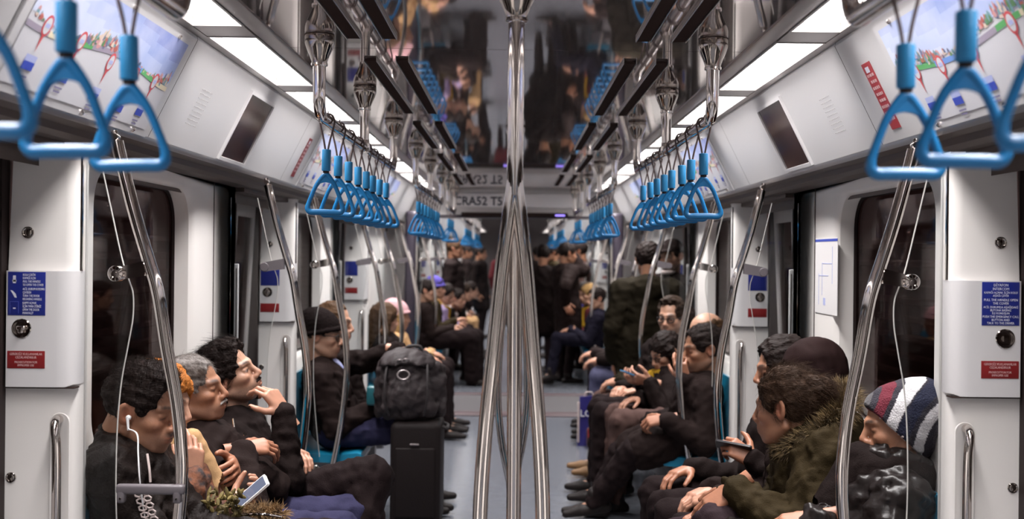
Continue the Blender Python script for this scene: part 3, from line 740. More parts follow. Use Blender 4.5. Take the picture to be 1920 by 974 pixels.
for s in (-1, 1):
    sd = SIDE[s]
    a0 = (2.46, 3.45) if s < 0 else (2.12, 3.13)
    poster(s, a0[0], a0[1], 'large route poster with city skyline and red pins behind near straps, %s' % sd, 3 if s < 0 else 5)
    poster(s, 5.93, 6.86, 'route poster on the sloping cove behind the sharp blue straps, %s' % sd, 8)
    poster(s, 9.0, 9.9, 'small far route poster on the %s cove near the gangway' % sd, 11, True)
    # monitor
    t = empty('wall_monitor', cove_pt(s, 4.53, .49))
    m1 = MB(); y0, y1, v0, v1 = 4.33, 4.745, .358, .618
    for (a, b, c, d) in ((y0+.014, y1-.014, v0, v0+.012), (y0+.014, y1-.014, v1-.012, v1), (y0, y0+.014, v0, v1), (y1-.014, y1, v0, v1)): cslab(m1, s, a, b, c, d, -.002, .012, COVER)
    m1.build('bezel', t); m2 = MB(); cslab(m2, s, y0+.013, y1-.013, v0+.011, v1-.011, -.002, .006, SCREEN); m2.build('screen', t)
    tag(t, 'dark switched-off monitor set in the sloping %s cove panel' % sd, 'monitor', 'cove monitors')
    # red sticker
    y = 5.74 if s < 0 else 3.36
    t = empty('red_sticker', cove_pt(s, y, .48)); m1 = MB(); cslab(m1, s, y-.045, y+.03, .385, .575, .0005, .0012, REDS if s < 0 else mat('sticker_red', (.36, .03, .035), .35)); m1.build('sticker_sheet', t)
    m2 = MB(); rr = random.Random(2)
    for i in range(9):
        v = .56-.018*i
        if i == 0: cquad(m2, s, y-.02, y+.012, v-.012, v+.004, .0022, LETW); continue
        yy = y-.036
        while yy < y+.015:
            L = rr.uniform(.006, .016); cquad(m2, s, yy, min(yy+L, y+.022), v-.006, v+.002, .0022, LETR); yy += L+.004
    m2.build('print', t)
    tag(t, ('narrow red notice sticker beside the middle left route poster' if s < 0 else 'red notice sticker on right cove beside the near straps'), 'sticker')
    t = MB(); rr = random.Random(1)
    for i in range(8):
        for j in range(9):
            p = cove_pt(s, 3.80+.016*i, .43+.014*j, .0005); q = cove_pt(s, 3.80+.016*i, .43+.014*j, .0012); t.lathe(p, q-p, [(0, .0022), (1, .0022)] if False else [(0, .0022), (.0008, .002)], mat('grille_hole', (.30, .28, .28), .9), 6)
    tag(t.build('speaker_grille', origin=cove_pt(s, 3.86, .49)), 'faint perforated speaker patch on the sloping %s cove' % sd, 'speaker', 'cove speakers')
# paper notice on the right wall
t = empty('paper_notice', (1.279, 4.69, 1.49)); m1 = MB(); m1.box((1.2772, 4.53, 1.325), (1.2795, 4.86, 1.635), mat('notice_paper', (.70, .68, .68), .4)); m1.build('sheet', t)
m2 = MB(); m2.box((1.2762, 4.53, 1.622), (1.2775, 4.86, 1.632), BOXB)
for (a, b, c, d) in ((4.6, 4.603, 1.45, 1.6), (4.6, 4.75, 1.53, 1.533), (4.75, 4.753, 1.40, 1.535), (4.66, 4.80, 1.48, 1.483), (4.70, 4.73, 1.36, 1.39), (4.8, 4.803, 1.36, 1.49)):
    m2.box((1.2762, a, c), (1.2775, b, d), BOXL)
m2.build('diagram', t); tag(t, 'white paper notice with thin blue diagram on right wall', 'notice')

# ================================================================== SEATS
def make_seat(s, y, L=.46):
    t = empty('metro_seat', (s*1.0, y, 0))
    m1 = MB()
    sec = [(1.262, .86), (1.248, .86), (1.205, .62), (1.195, .47), (1.15, .432), (1.0, .425), (.87, .437), (.845, .43), (.838, .405), (.85, .385), (.90, .38), (1.18, .385), (1.225, .46), (1.262, .70)]
    n = len(sec)
    ys = [y+.006, y+.02, y+L*.5, y+L-.02, y+L-.006]; dz = [.0, .008, -.004, .008, 0]
    vs = [(s*x, yy, z+(dz[j] if 2 < i < 8 else 0)) for j, yy in enumerate(ys) for i, (x, z) in enumerate(sec)]
    m1.add(vs, [(r*n+i, r*n+(i+1) % n, (r+1)*n+(i+1) % n, (r+1)*n+i) for r in range(4) for i in range(n)]+[list(range(n)), [4*n+i for i in range(n)]], SEATB)
    m1.build('seat_shell', t, smooth=40)
    m2 = MB(); x0, x1 = sorted((s*.90, s*1.26)); m2.box((x0, y+.05, .30), (x1, y+L-.05, .385), SEATG, .01); m2.box((x0, y+L*.5-.03, .19), (x1, y+L*.5+.03, .31), SEATG, .008); m2.build('bracket', t)
    return t
for s in (-1, 1):
    sp = None
    for bi, b in enumerate(BAYS1[2:]+BAYS2[:3]):
        for k in range(4):
            L = .47 if bi != 2 else .42
            y = b+.10+k*L+(.02 if bi != 2 else 0)
            if sp is None: sp = make_seat(s, y); o = sp; y00 = y
            else: o = copy_tree(sp); o.location = (s*1.0, y, 0)
            tag(o, 'blue plastic metro seat, %s of four in the %s, %s side' % (ORD[k], ['first row', 'second row', 'row next to the gangway', 'first far carriage row', 'second far carriage row', 'third far carriage row'][bi], SIDE[s]), 'seat', 'blue metro seats')
# ================================================================== SMOOTH BODIES (implicit surfaces meshed with surface nets)
def arr(v): return np.array(v, dtype=np.float64)
class Vol:
    def __init__(s, lo, hi, h):
        s.lo = arr(lo); s.h = h
        s.n = np.maximum(np.ceil((arr(hi)-s.lo)/h).astype(int)+1, 4)
        s.F = np.full(tuple(s.n), 1.0, dtype=np.float32)
    def block(s, lo, hi):
        a = np.clip(np.floor((arr(lo)-s.lo)/s.h).astype(int), 0, s.n); b = np.clip(np.ceil((arr(hi)-s.lo)/s.h).astype(int)+1, 0, s.n)
        if np.any(b <= a): return None
        ax = [(s.lo[i]+s.h*np.arange(a[i], b[i])).astype(np.float32) for i in range(3)]
        X, Y, Z = np.meshgrid(*ax, indexing='ij', sparse=True)
        return (slice(a[0], b[0]), slice(a[1], b[1]), slice(a[2], b[2])), X, Y, Z
    def put(s, sl, D, k, op):
        A = s.F[sl]
        if op == '-':
            D = -D
            hh = np.clip(.5-.5*(A-D)/k, 0, 1) if k > 0 else None
            s.F[sl] = (A+(D-A)*hh+k*hh*(1-hh)) if k > 0 else np.maximum(A, D)
        else:
            hh = np.clip(.5+.5*(A-D)/k, 0, 1) if k > 0 else None
            s.F[sl] = (A+(D-A)*hh-k*hh*(1-hh)) if k > 0 else np.minimum(A, D)
    def cone(s, a, b, ra, rb, k=.02, op='+', flat=None):
        a = arr(a); b = arr(b); m = max(ra, rb)+k+3*s.h
        B = s.block(np.minimum(a, b)-m, np.maximum(a, b)+m)
        if B is None: return
        sl, X, Y, Z = B; d = b-a; L2 = float(d@d)+1e-12
        t = np.clip(((X-a[0])*d[0]+(Y-a[1])*d[1]+(Z-a[2])*d[2])/L2, 0, 1)
        D = np.sqrt((X-a[0]-t*d[0])**2+(Y-a[1]-t*d[1])**2+(Z-a[2]-t*d[2])**2)-(ra+(rb-ra)*t)
        s.put(sl, D, k, op)
    def ell(s, c, r, R=None, k=.02, op='+'):
        c = arr(c); r = arr(r); R = np.eye(3) if R is None else arr(R)   # columns = local axes
        ext = np.sqrt(((R*r)**2).sum(1))+k+3*s.h
        B = s.block(c-ext, c+ext)
        if B is None: return
        sl, X, Y, Z = B; x, y, z = X-c[0], Y-c[1], Z-c[2]
        q = [(R[0, i]*x+R[1, i]*y+R[2, i]*z)/r[i] for i in range(3)]
        k0 = np.sqrt(q[0]**2+q[1]**2+q[2]**2)+1e-9
        k1 = np.sqrt((q[0]/r[0])**2+(q[1]/r[1])**2+(q[2]/r[2])**2)+1e-9
        s.put(sl, k0*(k0-1)/k1, k, op)
    def half(s, p, n, k=0):       # keep the side against n
        p = arr(p); n = arr(n)/np.linalg.norm(n)
        sl, X, Y, Z = s.block(s.lo, s.lo+s.n*s.h)
        D = (X-p[0])*n[0]+(Y-p[1])*n[1]+(Z-p[2])*n[2]
        if k > 0:
            hh = np.clip(.5-.5*(s.F-D)/k, 0, 1); s.F = s.F+(D-s.F)*hh+k*hh*(1-hh)
        else: s.F = np.maximum(s.F, D)
    def wob(s, amp, wl, seed=0, dirs=5, aniso=(1, 1, 1)):
        r = np.random.RandomState(seed)
        sl, X, Y, Z = s.block(s.lo, s.lo+s.n*s.h)
        N = 0
        for i in range(dirs):
            v = r.normal(size=3); v /= np.linalg.norm(v); v = v*arr(aniso)*2*math.pi/(wl*r.uniform(.7, 1.5)); ph = r.uniform(0, 6.28)
            w2 = r.normal(size=3)*2*math.pi/(wl*2.3)
            N = N+np.sin(X*v[0]+Y*v[1]+Z*v[2]+ph+1.3*np.sin(X*w2[0]+Y*w2[1]+Z*w2[2]))
        s.F = (s.F+amp*N/math.sqrt(dirs)).astype(np.float32)
    def mesh(s):
        F = s.F; ins = F < 0
        c = ins[:-1, :-1, :-1].astype(np.int8)
        tot = np.zeros_like(c)
        for dx in (0, 1):
            for dy in (0, 1):
                for dz in (0, 1):
                    tot += ins[dx:ins.shape[0]-1+dx, dy:ins.shape[1]-1+dy, dz:ins.shape[2]-1+dz]
        act = (tot > 0) & (tot < 8)
        I, J, K = np.nonzero(act); n = len(I)
        if n == 0: return np.zeros((0, 3)), np.zeros((0, 4), int)
        idm = np.full(act.shape, -1, dtype=np.int32); idm[I, J, K] = np.arange(n)
        off = [(0, 0, 0), (1, 0, 0), (0, 1, 0), (1, 1, 0), (0, 0, 1), (1, 0, 1), (0, 1, 1), (1, 1, 1)]
        val = np.stack([F[I+o[0], J+o[1], K+o[2]] for o in off], 1)
        acc = np.zeros((n, 3)); cnt = np.zeros(n)
        for a, b in ((0, 1), (2, 3), (4, 5), (6, 7), (0, 2), (1, 3), (4, 6), (5, 7), (0, 4), (1, 5), (2, 6), (3, 7)):
            m = (val[:, a] < 0) != (val[:, b] < 0)
            t = np.where(m, val[:, a]/np.where(m, val[:, a]-val[:, b], 1), 0)
            p = arr(off[a])[None]+t[:, None]*(arr(off[b])-arr(off[a]))[None]
            acc += p*m[:, None]; cnt += m
        V = s.lo+s.h*(np.stack([I, J, K], 1)+acc/cnt[:, None])
        Q = []
        for ax in range(3):
            sl0 = [slice(None)]*3; sl1 = [slice(None)]*3; sl0[ax] = slice(0, -1); sl1[ax] = slice(1, None)
            A = ins[tuple(sl0)]; Bb = ins[tuple(sl1)]
            e = A != Bb
            i, j, k = np.nonzero(e); o = [i, j, k]
            u, v = [(1, 2), (2, 0), (0, 1)][ax]
            ok = (o[u] > 0) & (o[v] > 0) & (o[u] < act.shape[u]) & (o[v] < act.shape[v]) & (o[ax] < act.shape[ax])
            i, j, k = i[ok], j[ok], k[ok]; o = [i, j, k]
            fl = ~A[i, j, k]
            def cell(du, dv):
                q = [o[0].copy(), o[1].copy(), o[2].copy()]; q[u] = q[u]+du; q[v] = q[v]+dv; return idm[q[0], q[1], q[2]]
            q4 = np.stack([cell(-1, -1), cell(0, -1), cell(0, 0), cell(-1, 0)], 1)
            q4[fl] = q4[fl][:, ::-1]
            Q.append(q4)
        Q = np.concatenate(Q); Q = Q[(Q >= 0).all(1)]
        return V, Q
def mesh_object(name, V, Q, mats, mi=None, parent=None, color=None):
    me = bpy.data.meshes.new(name); n = len(V)
    off = arr(ORG.get(parent.name, (0, 0, 0))) if parent is not None else arr((0, 0, 0))
    me.vertices.add(n); me.vertices.foreach_set('co', (V-off).astype(np.float32).ravel())
    me.loops.add(len(Q)*4); me.loops.foreach_set('vertex_index', Q.astype(np.int32).ravel())
    me.polygons.add(len(Q)); me.polygons.foreach_set('loop_start', np.arange(0, len(Q)*4, 4, dtype=np.int32))
    try: me.polygons.foreach_set('loop_total', np.full(len(Q), 4, dtype=np.int32))
    except Exception: pass
    for m in mats: me.materials.append(m)
    if mi is not None: me.polygons.foreach_set('material_index', mi.astype(np.int32))
    me.polygons.foreach_set('use_smooth', np.ones(len(Q), dtype=bool))
    me.update(calc_edges=True); me.validate()
    if color is not None:
        a = me.color_attributes.new('tone', 'FLOAT_COLOR', 'POINT')
        c4 = np.ones((n, 4), dtype=np.float32); c4[:, :3] = color; a.data.foreach_set('color', c4.ravel())
    o = bpy.data.objects.new(name, me); COL.objects.link(o)
    if parent is not None: o.parent = parent
    return o
def relax(V, Q, it=2, lam=.5):
    n = len(V)
    e = np.concatenate([Q[:, [0, 1]], Q[:, [1, 2]], Q[:, [2, 3]], Q[:, [3, 0]]])
    for _ in range(it):
        S = np.zeros((n, 3)); c = np.zeros(n)
        for d in range(3): S[:, d] = np.bincount(e[:, 0], V[e[:, 1], d], n)+np.bincount(e[:, 1], V[e[:, 0], d], n)
        c = np.bincount(e[:, 0], minlength=n)+np.bincount(e[:, 1], minlength=n)
        V = V+lam*(S/np.maximum(c, 1)[:, None]-V)
    return V
def skin_material():
    m = bpy.data.materials.new('skin'); m.use_nodes = True; nt = m.node_tree; b = nt.nodes['Principled BSDF']
    a = nt.nodes.new('ShaderNodeVertexColor'); a.layer_name = 'tone'
    tc = nt.nodes.new('ShaderNodeTexCoord'); n = nt.nodes.new('ShaderNodeTexNoise'); n.inputs['Scale'].default_value = 32; n.inputs['Detail'].default_value = 6
    nt.links.new(tc.outputs['Object'], n.inputs['Vector'])
    mx = nt.nodes.new('ShaderNodeMixRGB'); mx.blend_type = 'MULTIPLY'; mx.inputs[0].default_value = .7
    r = nt.nodes.new('ShaderNodeMapRange'); r.inputs[3].default_value = .7; r.inputs[4].default_value = 1.25; nt.links.new(n.outputs['Fac'], r.inputs[0])
    nt.links.new(a.outputs['Color'], mx.inputs[1]); nt.links.new(r.outputs[0], mx.inputs[2]); nt.links.new(mx.outputs[0], b.inputs['Base Color'])
    b.inputs['Roughness'].default_value = .48
    b.inputs['Subsurface Weight'].default_value = .08; b.inputs['Subsurface Radius'].default_value = (.012, .005, .003)
    n2 = nt.nodes.new('ShaderNodeTexNoise'); n2.inputs['Scale'].default_value = 260; nt.links.new(tc.outputs['Object'], n2.inputs['Vector'])
    bp = nt.nodes.new('ShaderNodeBump'); bp.inputs['Strength'].default_value = .12; bp.inputs['Distance'].default_value = .004; nt.links.new(n2.outputs['Fac'], bp.inputs['Height']); nt.links.new(bp.outputs[0], b.inputs['Normal'])
    return m
SKIN = skin_material()
IRIS = mat('eye_iris', (.02, .011, .007), .15); SCLERA = mat('eye_white', (.45, .42, .40), .2)

def head_vol(h, kw):
    """head in its own frame: x forward, y left, z up, chin at about -.12, crown at +.118"""
    fem = kw.get('fem', 0); w = kw.get('wide', 1.0)
    nb = arr(kw.get('neckbase', (-.045, 0, -.19)))
    v = Vol((-.135, -.115, -.235), (.15, .115, .14), h)
    v.ell((-.014, 0, .030), (.100, .077*w, .088), k=.01)
    v.ell((.022, 0, -.040), (.066, .062*w, .082), k=.03)
    v.ell((.040, 0, -.078), (.050, .049*w, .034), k=.03)
    v.ell((.074, 0, -.106), (.020, .024, .016), k=.022)                     # chin
    for s in (-1, 1):
        v.cone((-.012, s*.060*w, -.062), (.058, s*.032*w, -.102), .015, .013, k=.022)   # jaw line
        v.ell((.058, s*.044*w, -.026), (.026, .020, .018), k=.022)          # cheek bone
        v.cone((.088, s*.012, .020), (.074, s*.044, .022), .010-.003*fem, .008-.002*fem, k=.018)   # brow
        v.ell((.100, s*.031, -.001), (.021, .018, .0135), k=.012, op='-')   # eye socket
    for s in (-1, 1):
        v.ell((.0740, s*.031, -.003), (.0130, .0150, .0120), k=.006)
        v.cone((.0840, s*.019, .003), (.0775, s*.045, .001), .0040, .0038, k=.007)   # upper lid fold
    pr = kw.get('nose', 1.0)
    v.cone((.088, 0, .012), (.097+.012*pr, 0, -.028), .0085, .0112, k=.012)
    v.ell((.098+.012*pr, 0, -.0355), (.0125, .0115, .0105), k=.009)
    for s in (-1, 1):
        v.ell((.095+.006*pr, s*.0135, -.0405), (.0115, .0075, .0085), k=.007)
        v.ell((.102+.004*pr, s*.0070, -.0475), (.005, .0035, .003), k=.003, op='-')
    # mouth
    v.ell((.080, 0, -.068), (.024, .030, .026), k=.02)
    v.cone((.099, -.012, -.0645), (.099, .012, -.0645), .0062, .0062, k=.008)
    v.cone((.097, -.011, -.0765), (.097, .011, -.0765), .0070, .0070, k=.008)
    for s in (-1, 1):
        v.cone((.106, 0, -.0705), (.087, s*.026, -.0715), .0022, .0018, k=.004, op='-')
        # ears
        e = .35; R = Matrix.Rotation(s*-.50, 3, 'Z') @ Matrix.Rotation(-.18, 3, 'Y')
        v.ell((-.012, s*.083*w, -.006), (.0215, .0080, .0345), R=np.array(R), k=.006)
        v.ell((-.005, s*.0895*w, -.003), (.0120, .0100, .0215), R=np.array(R), k=.004, op='-')
        v.ell((.003, s*.078*w, -.016), (.005, .005, .009), k=.004)
    # neck
    v.cone((-.040, 0, -.055), nb, .047-.006*fem, .056-.008*fem, k=.010)
    v.cone((-.048, 0, -.02), nb+arr((-.02, 0, 0)), .042, .053, k=.02)
    if not fem: v.ell((.012, 0, -.135), (.012, .012, .014), k=.02)
    return v
def head_colors(V, kw):
    base = arr(kw.get('skin', (.46, .26, .19)))
    C = np.tile(base, (len(V), 1))
    def mixc(w, col): 
        nonlocal C
        C = C*(1-w[:, None])+arr(col)[None]*w[:, None]
    x, y, z = V[:, 0], V[:, 1], V[:, 2]
    g = lambda c, r: np.exp(-(((x-c[0])/r[0])**2+((y-c[1])/r[1])**2+((z-c[2])/r[2])**2))
    for s in (-1, 1): mixc(.35*g((.065, s*.045, -.035), (.03, .02, .02)), base*arr((1.15, .80, .75)))
    for s in (-1, 1): mixc(.6*g((-.004, s*.087, -.003), (.010, .010, .019)), base*.4)  # shade inside the ear hollow, painted into the skin colour
    mixc(.4*g((.112, 0, -.036), (.02, .016, .016)), base*arr((1.15, .75, .7)))
    for s in (-1, 1): mixc(.55*g((-.008, s*.082, -.006), (.03, .014, .036)), base*arr((1.2, .72, .65)))
    lips = np.clip(1.6*np.exp(-(((y)/.023)**4+((z+.0705)/.0115)**4))*(x > .08), 0, 1)
    mixc(.65*lips, base*arr((.85, .58, .56)))
    mixc(np.exp(-((y/.028)**4+((z+.0712)/.0018)**2))*(x > .08)*.8, base*.2)
    br = arr(kw.get('browcol', (.035, .022, .018)))
    for s in (-1, 1):
        yy = s*y; zc = .0235+.004*np.sin((yy-.012)/.034*2.2)
        wgt = np.clip(1.25*np.exp(-(((yy-.031)/.0200)**4+((z-zc)/(.0062-.06*np.clip(yy-.03, 0, .03)))**2))*(.9+.12*np.sin(yy*500+z*300)), 0, 1)*(x > .05)
        mixc(.92*wgt, br)
        lash = (0 if kw.get('open') else 1)*np.exp(-(((yy-.032)/.015)**4+((z-(-.0065-.002*((yy-.032)/.013)**2))/.0022)**2))*(x > .065)
        mixc(.9*lash, (.03, .018, .015))
        if kw.get('open'):
            ey = np.clip(1.6*np.exp(-(((yy-.0325)/.0115)**4+((z+.0035)/.0042)**4))*(x > .06), 0, 1); mixc(.85*ey, (.42, .38, .36))
            ir = np.clip(1.8*np.exp(-(((yy-.0335)/.0048)**4+((z+.0033)/.0046)**4))*(x > .06), 0, 1); mixc(ir, (.02, .012, .009))
            mixc(np.exp(-(((yy-.032)/.0145)**4+((z-.0012)/.0018)**2))*(x > .06), (.02, .012, .010))
        mixc((.45 if not kw.get('open') else .2)*np.exp(-(((yy-.031)/.018)**2+((z+.001)/.011)**2))*(x > .06), base*arr((.5, .42, .42)))  # eye socket shade painted into the skin tone, fainter on open eyes
    st = kw.get('stubble', 0)
    if st:
        rs = np.random.RandomState(3).uniform(.75, 1.1, len(V))
        zone = np.clip((-.048-z)/.018, 0, 1)*np.clip((x+.025)/.03, 0, 1)*np.clip((z+.155)/.03, 0, 1)
        zone = zone*(1-lips)
        cheekcut = 1-.9*np.exp(-(((x-.062)/.03)**2+((z+.045)/.016)**2))
        mixc(np.clip(st*zone*cheekcut*rs, 0, 1), kw.get('stubcol', (.075, .05, .042)))
    mo = kw.get('mous', 0)
    if mo: mixc(np.clip(mo*1.5*np.exp(-((y/.024)**4+((z+.056)/.0065)**4))*(x > .085), 0, 1), kw.get('stubcol', (.06, .04, .035)))
    return C
def hair_vol(h, style, kw):
    w = kw.get('wide', 1.0)
    v = Vol((-.20, -.15, -.30), (.15, .15, .19), h)
    t = kw.get('hairt', .012); vol = kw.get('top', .0)
    v.ell((-.016, 0, .034), (.100+t, .077*w+t, .088+t), k=.01)
    if vol: v.ell((.012, 0, .075), (.078+vol*.4, .060+vol*.3, .050+vol), k=.03); v.ell((.055, 0, .088), (.030, .048, .022+vol*.6), k=.03)
    if style in ('short', 'recede', 'bald', 'bun', 'wavy'):
        fz = {'short': .140, 'recede': .165, 'bald': .30, 'bun': .140, 'wavy': .142}[style]
        # forehead / face cut
        v.ell((.122, 0, -.06), (.075, .105, .06+fz), k=.010, op='-')
        v.ell((.085, 0, -.09), (.088, .14, .115), k=.012, op='-')
        if style == 'recede':
            for s in (-1, 1): v.ell((.10, s*.045, .085), (.06, .024, .04), k=.012, op='-')
        if style == 'bald': v.ell((.03, 0, .12), (.15, .066, .10), k=.02, op='-')
        for s in (-1, 1): v.ell((-.004, s*.105, -.020), (.034, .046, .046), k=.008, op='-')
        v.half((0, 0, kw.get('nape', -.085)), (.25, 0, -1), .02)
        if style == 'wavy':
            for s in (-1, 1):
                v.cone((-.03, s*.088*w, .02), (-.045, s*.078, -.09), .03, .022, k=.02)
            v.cone((-.08, 0, 0), (-.085, 0, -.10), .055, .035, k=.02)
            for s in (-1, 1): v.ell((.012, s*.105, -.028), (.028, .036, .030), k=.008, op='-')
        if style == 'bun':
            v.ell((-.122, 0, .050), (.043, .045, .042), k=.008)
            v.ell((-.085, .01, .052), (.02, .05, .04), k=.01)
    if style == 'long':
        v.ell((.122, 0, -.05), (.068, .072, .125), k=.012, op='-')
        for s in (-1, 1):
            v.cone((.01, s*.085, .03), (.0, s*.088, -.12), .026, .034, k=.02)
            v.cone((.0, s*.088, -.12), (.01, s*.085, -.25), .034, .022, k=.02)
        v.cone((-.07, 0, .0), (-.08, 0, -.24), .07, .06, k=.02)
        v.ell((.10, 0, -.06), (.072, .060, .11), k=.012, op='-')
    a = kw.get('hairn', .0022)
    v.wob(a, .016, seed=5, dirs=4, aniso=(1, 1.6, .8)); v.wob(a*1.4, .045, seed=9, dirs=3)
    return v
def hat_vol(h, style, kw):
    w = kw.get('wide', 1.0); v = Vol((-.19, -.14, -.30), (.17, .14, .20), h)
    if style == 'beanie':
        v.ell((-.020, 0, .040), (.114, .092*w, .100), k=.01)
        v.ell((-.055, 0, .075), (.075, .07, .06), k=.05)
        v.half((.06, 0, .032), (.30, 0, -1), .008)
        # rolled rim
        for k in range(20):
            a = 2*math.pi*k/20; b = 2*math.pi*(k+1)/20
            f = lambda q: (-.018+.116*math.cos(q), .094*w*math.sin(q), .040+.30*(-.060+.116*math.cos(q))-.010)
            v.cone(f(a), f(b), .011, .011, k=.008)
        v.wob(.0012, .02, 3)
    if style == 'slouch':
        v.ell((-.022, 0, .034), (.116, .094*w, .094), k=.01)
        v.ell((-.085, 0, .045), (.075, .085, .075), k=.05)
        v.ell((-.10, 0, .020), (.088, .088, .085), k=.05); v.ell((-.035, 0, -.02), (.095, .094, .095), k=.03)
        v.half((.094, 0, .085), (.78, 0, -.63), .006)
        v.wob(.0016, .05, 3)
    if style == 'hood':       # head scarf or hood that frames the face
        v.ell((-.025, 0, .030), (.118, .098, .108), k=.01)
        v.cone((-.05, 0, -.02), (-.06, 0, -.20), .085, .085, k=.05)
        v.cone((.02, .05, -.12), (-.02, .06, -.22), .05, .06, k=.04); v.cone((.02, -.05, -.12), (-.02, -.06, -.22), .05, .06, k=.04)
        v.ell((.120, 0, -.03), (.085, .062, .098), k=.012, op='-')
        v.wob(.002, .06, 3)
    if style == 'cap':
        v.ell((-.018, 0, .040), (.108, .086*w, .092), k=.01); v.half((0, 0, .035), (.05, 0, -1), .006)
        v.ell((.115, 0, .046), (.065, .062, .010), k=.012)
    return v

def R3(yaw, pitch, roll):
    """columns forward, left, up of a head looking along yaw (deg from +x), pitched down, rolled"""
    return np.array(Matrix.Rotation(math.radians(yaw), 3, 'Z') @ Matrix.Rotation(math.radians(pitch), 3, 'Y') @ Matrix.Rotation(math.radians(roll), 3, 'X'))

def hand_vol(curl, spread, thumb, h):
    """right hand in its own frame: x to the fingertips, z away from the palm (back of hand), thumb at +y"""
    v = Vol((-.075, -.075, -.095), (.205, .095, .05), h)
    v.cone((-.07, 0, 0), (-.005, 0, 0), .026, .025, k=.01)
    ky = [.030, .010, -.010, -.029]; kx = [.088, .092, .087, .078]
    for i in range(4):
        v.cone((.0, ky[i]*.55, .0), (kx[i], ky[i], -.003*abs(i-1.3)), .0155, .0125, k=.012)
    v.ell((.030, .018, -.010), (.030, .018, .012), k=.012); v.ell((.035, -.02, -.008), (.035, .014, .012), k=.012)
    L = [(.044, .026, .020), (.049, .030, .021), (.045, .028, .020), (.035, .021, .018)]
    rr = [.0098, .0100, .0095, .0085]
    for i in range(4):
        c = curl[i] if isinstance(curl, (list, tuple)) else curl
        p = arr((kx[i], ky[i], -.003*abs(i-1.3))); ang = 0.0; sp = math.radians(spread*(1.5-i)*.5)
        for q, l in enumerate(L[i]):
            ang += math.radians(c*(.85, 1.0, .6)[q])
            d = arr((math.cos(ang)*math.cos(sp), math.cos(ang)*math.sin(sp), -math.sin(ang)))
            e = p+d*l; v.cone(p, e, rr[i]*(1-.09*q), rr[i]*(1-.09*(q+1)), k=.0035); p = e
    a0 = arr((.018, .026, -.008)); ta, tb = thumb
    d1 = arr((math.cos(ta)*.80, math.sin(ta), -.25)); d1 /= np.linalg.norm(d1)
    a1 = a0+d1*.042; d2 = arr((math.cos(ta-.25), math.sin(ta-.25), -tb)); d2 /= np.linalg.norm(d2)
    a2 = a1+d2*.034; d3 = arr((math.cos(ta-.5), math.sin(ta-.5), -tb*1.4)); d3 /= np.linalg.norm(d3)
    v.cone(a0, a1, .0165, .0125, k=.012); v.cone(a1, a2, .0118, .0108, k=.004); v.cone(a2, a2+d3*.026, .0108, .0088, k=.004)
    return v
# ================================================================== PEOPLE
def unit(v): v = arr(v); return v/(np.linalg.norm(v)+1e-12)
def cloth(name, col, rough=.8, scale=220, strength=.25, var=.5, sheen=.0, spec=.3):
    col = tuple(c*k*(.46 if max(col) < .06 else .88) for c, k in zip(col, (1.06, .94, .92)))
    return mat('cloth_'+name, col, rough, bump=(scale, strength), var=(14, var, tuple(c*1.5+.001 for c in col)), sheen=sheen, spec=.05)
BLACKC = cloth('black', (.020, .0145, .014)); BLACKW = cloth('black_wool', (.027, .019, .018)); CHAR = cloth('charcoal', (.036, .027, .027)); NAVY = cloth('navy', (.018, .018, .034))
LEATHER = mat('cloth_leather', (.011, .0075, .0066), .5, bump=(160, .35), spec=.10); NYLON = mat('cloth_nylon', (.0105, .0074, .0070), .36, bump=(30, .25), spec=.25)
JEANS = cloth('jeans', (.030, .032, .072), .85); JEANSL = cloth('jeans_light', (.075, .085, .15), .85); DTROU = cloth('dark_trousers', (.024, .017, .018)); BROWNT = cloth('brown_trousers', (.075, .05, .045)); PURPT = cloth('plum_trousers', (.05, .036, .044))
OLIVE = cloth('olive', (.048, .038, .018), .75); DGREEN = cloth('dark_green', (.026, .023, .014)); RUST = mat('cloth_rust', (.16, .05, .018), .8, var=(38, 1.0, (.02, .012, .012)), bump=(120, .3)); BEIGE = cloth('beige', (.42, .29, .15), .9); MUST = cloth('mustard', (.34, .22, .02), .9)
SHIRTB = mat('cloth_shirt_blue', (.32, .34, .52), .7, var=(60, .8, (.16, .17, .36))); WHITEC = cloth('white', (.5, .47, .46)); PINKC = cloth('pink', (.50, .33, .36)); PURPC = cloth('violet', (.08, .07, .32)); LILAC = cloth('lilac', (.35, .3, .5)); GREYC = cloth('grey', (.16, .145, .15)); BURG = cloth('burgundy', (.08, .018, .022))
def hairmat(nm, col, rough=.55):
    return mat('hair_'+nm, col, rough, bump=(90, .5, (.6, 1, 3.0)), var=(26, .8, tuple(c*1.7+.001 for c in col)), spec=.08)
HBLACK = hairmat('black', (.0095, .0058, .0050)); HDARK = hairmat('dark_brown', (.017, .010, .0065)); HBROWN = hairmat('brown', (.055, .030, .016)); HORANGE = hairmat('ginger', (.25, .085, .018)); HGREY = mat('hair_grey', (.045, .032, .026), .6, bump=(90, .4), var=(13, 1.0, (.21, .19, .18)), spec=.1); HBLOND = hairmat('blond', (.22, .13, .05))
SHOEB = mat('shoe_black', (.012, .0085, .008), .5, spec=.2); SHOET = mat('shoe_tan', (.17, .085, .03), .6); SOLE = mat('shoe_sole', (.05, .04, .038), .6)
NUP = 0
def xf(V, R, T, sc=1.0): return T+(V*sc)@R.T
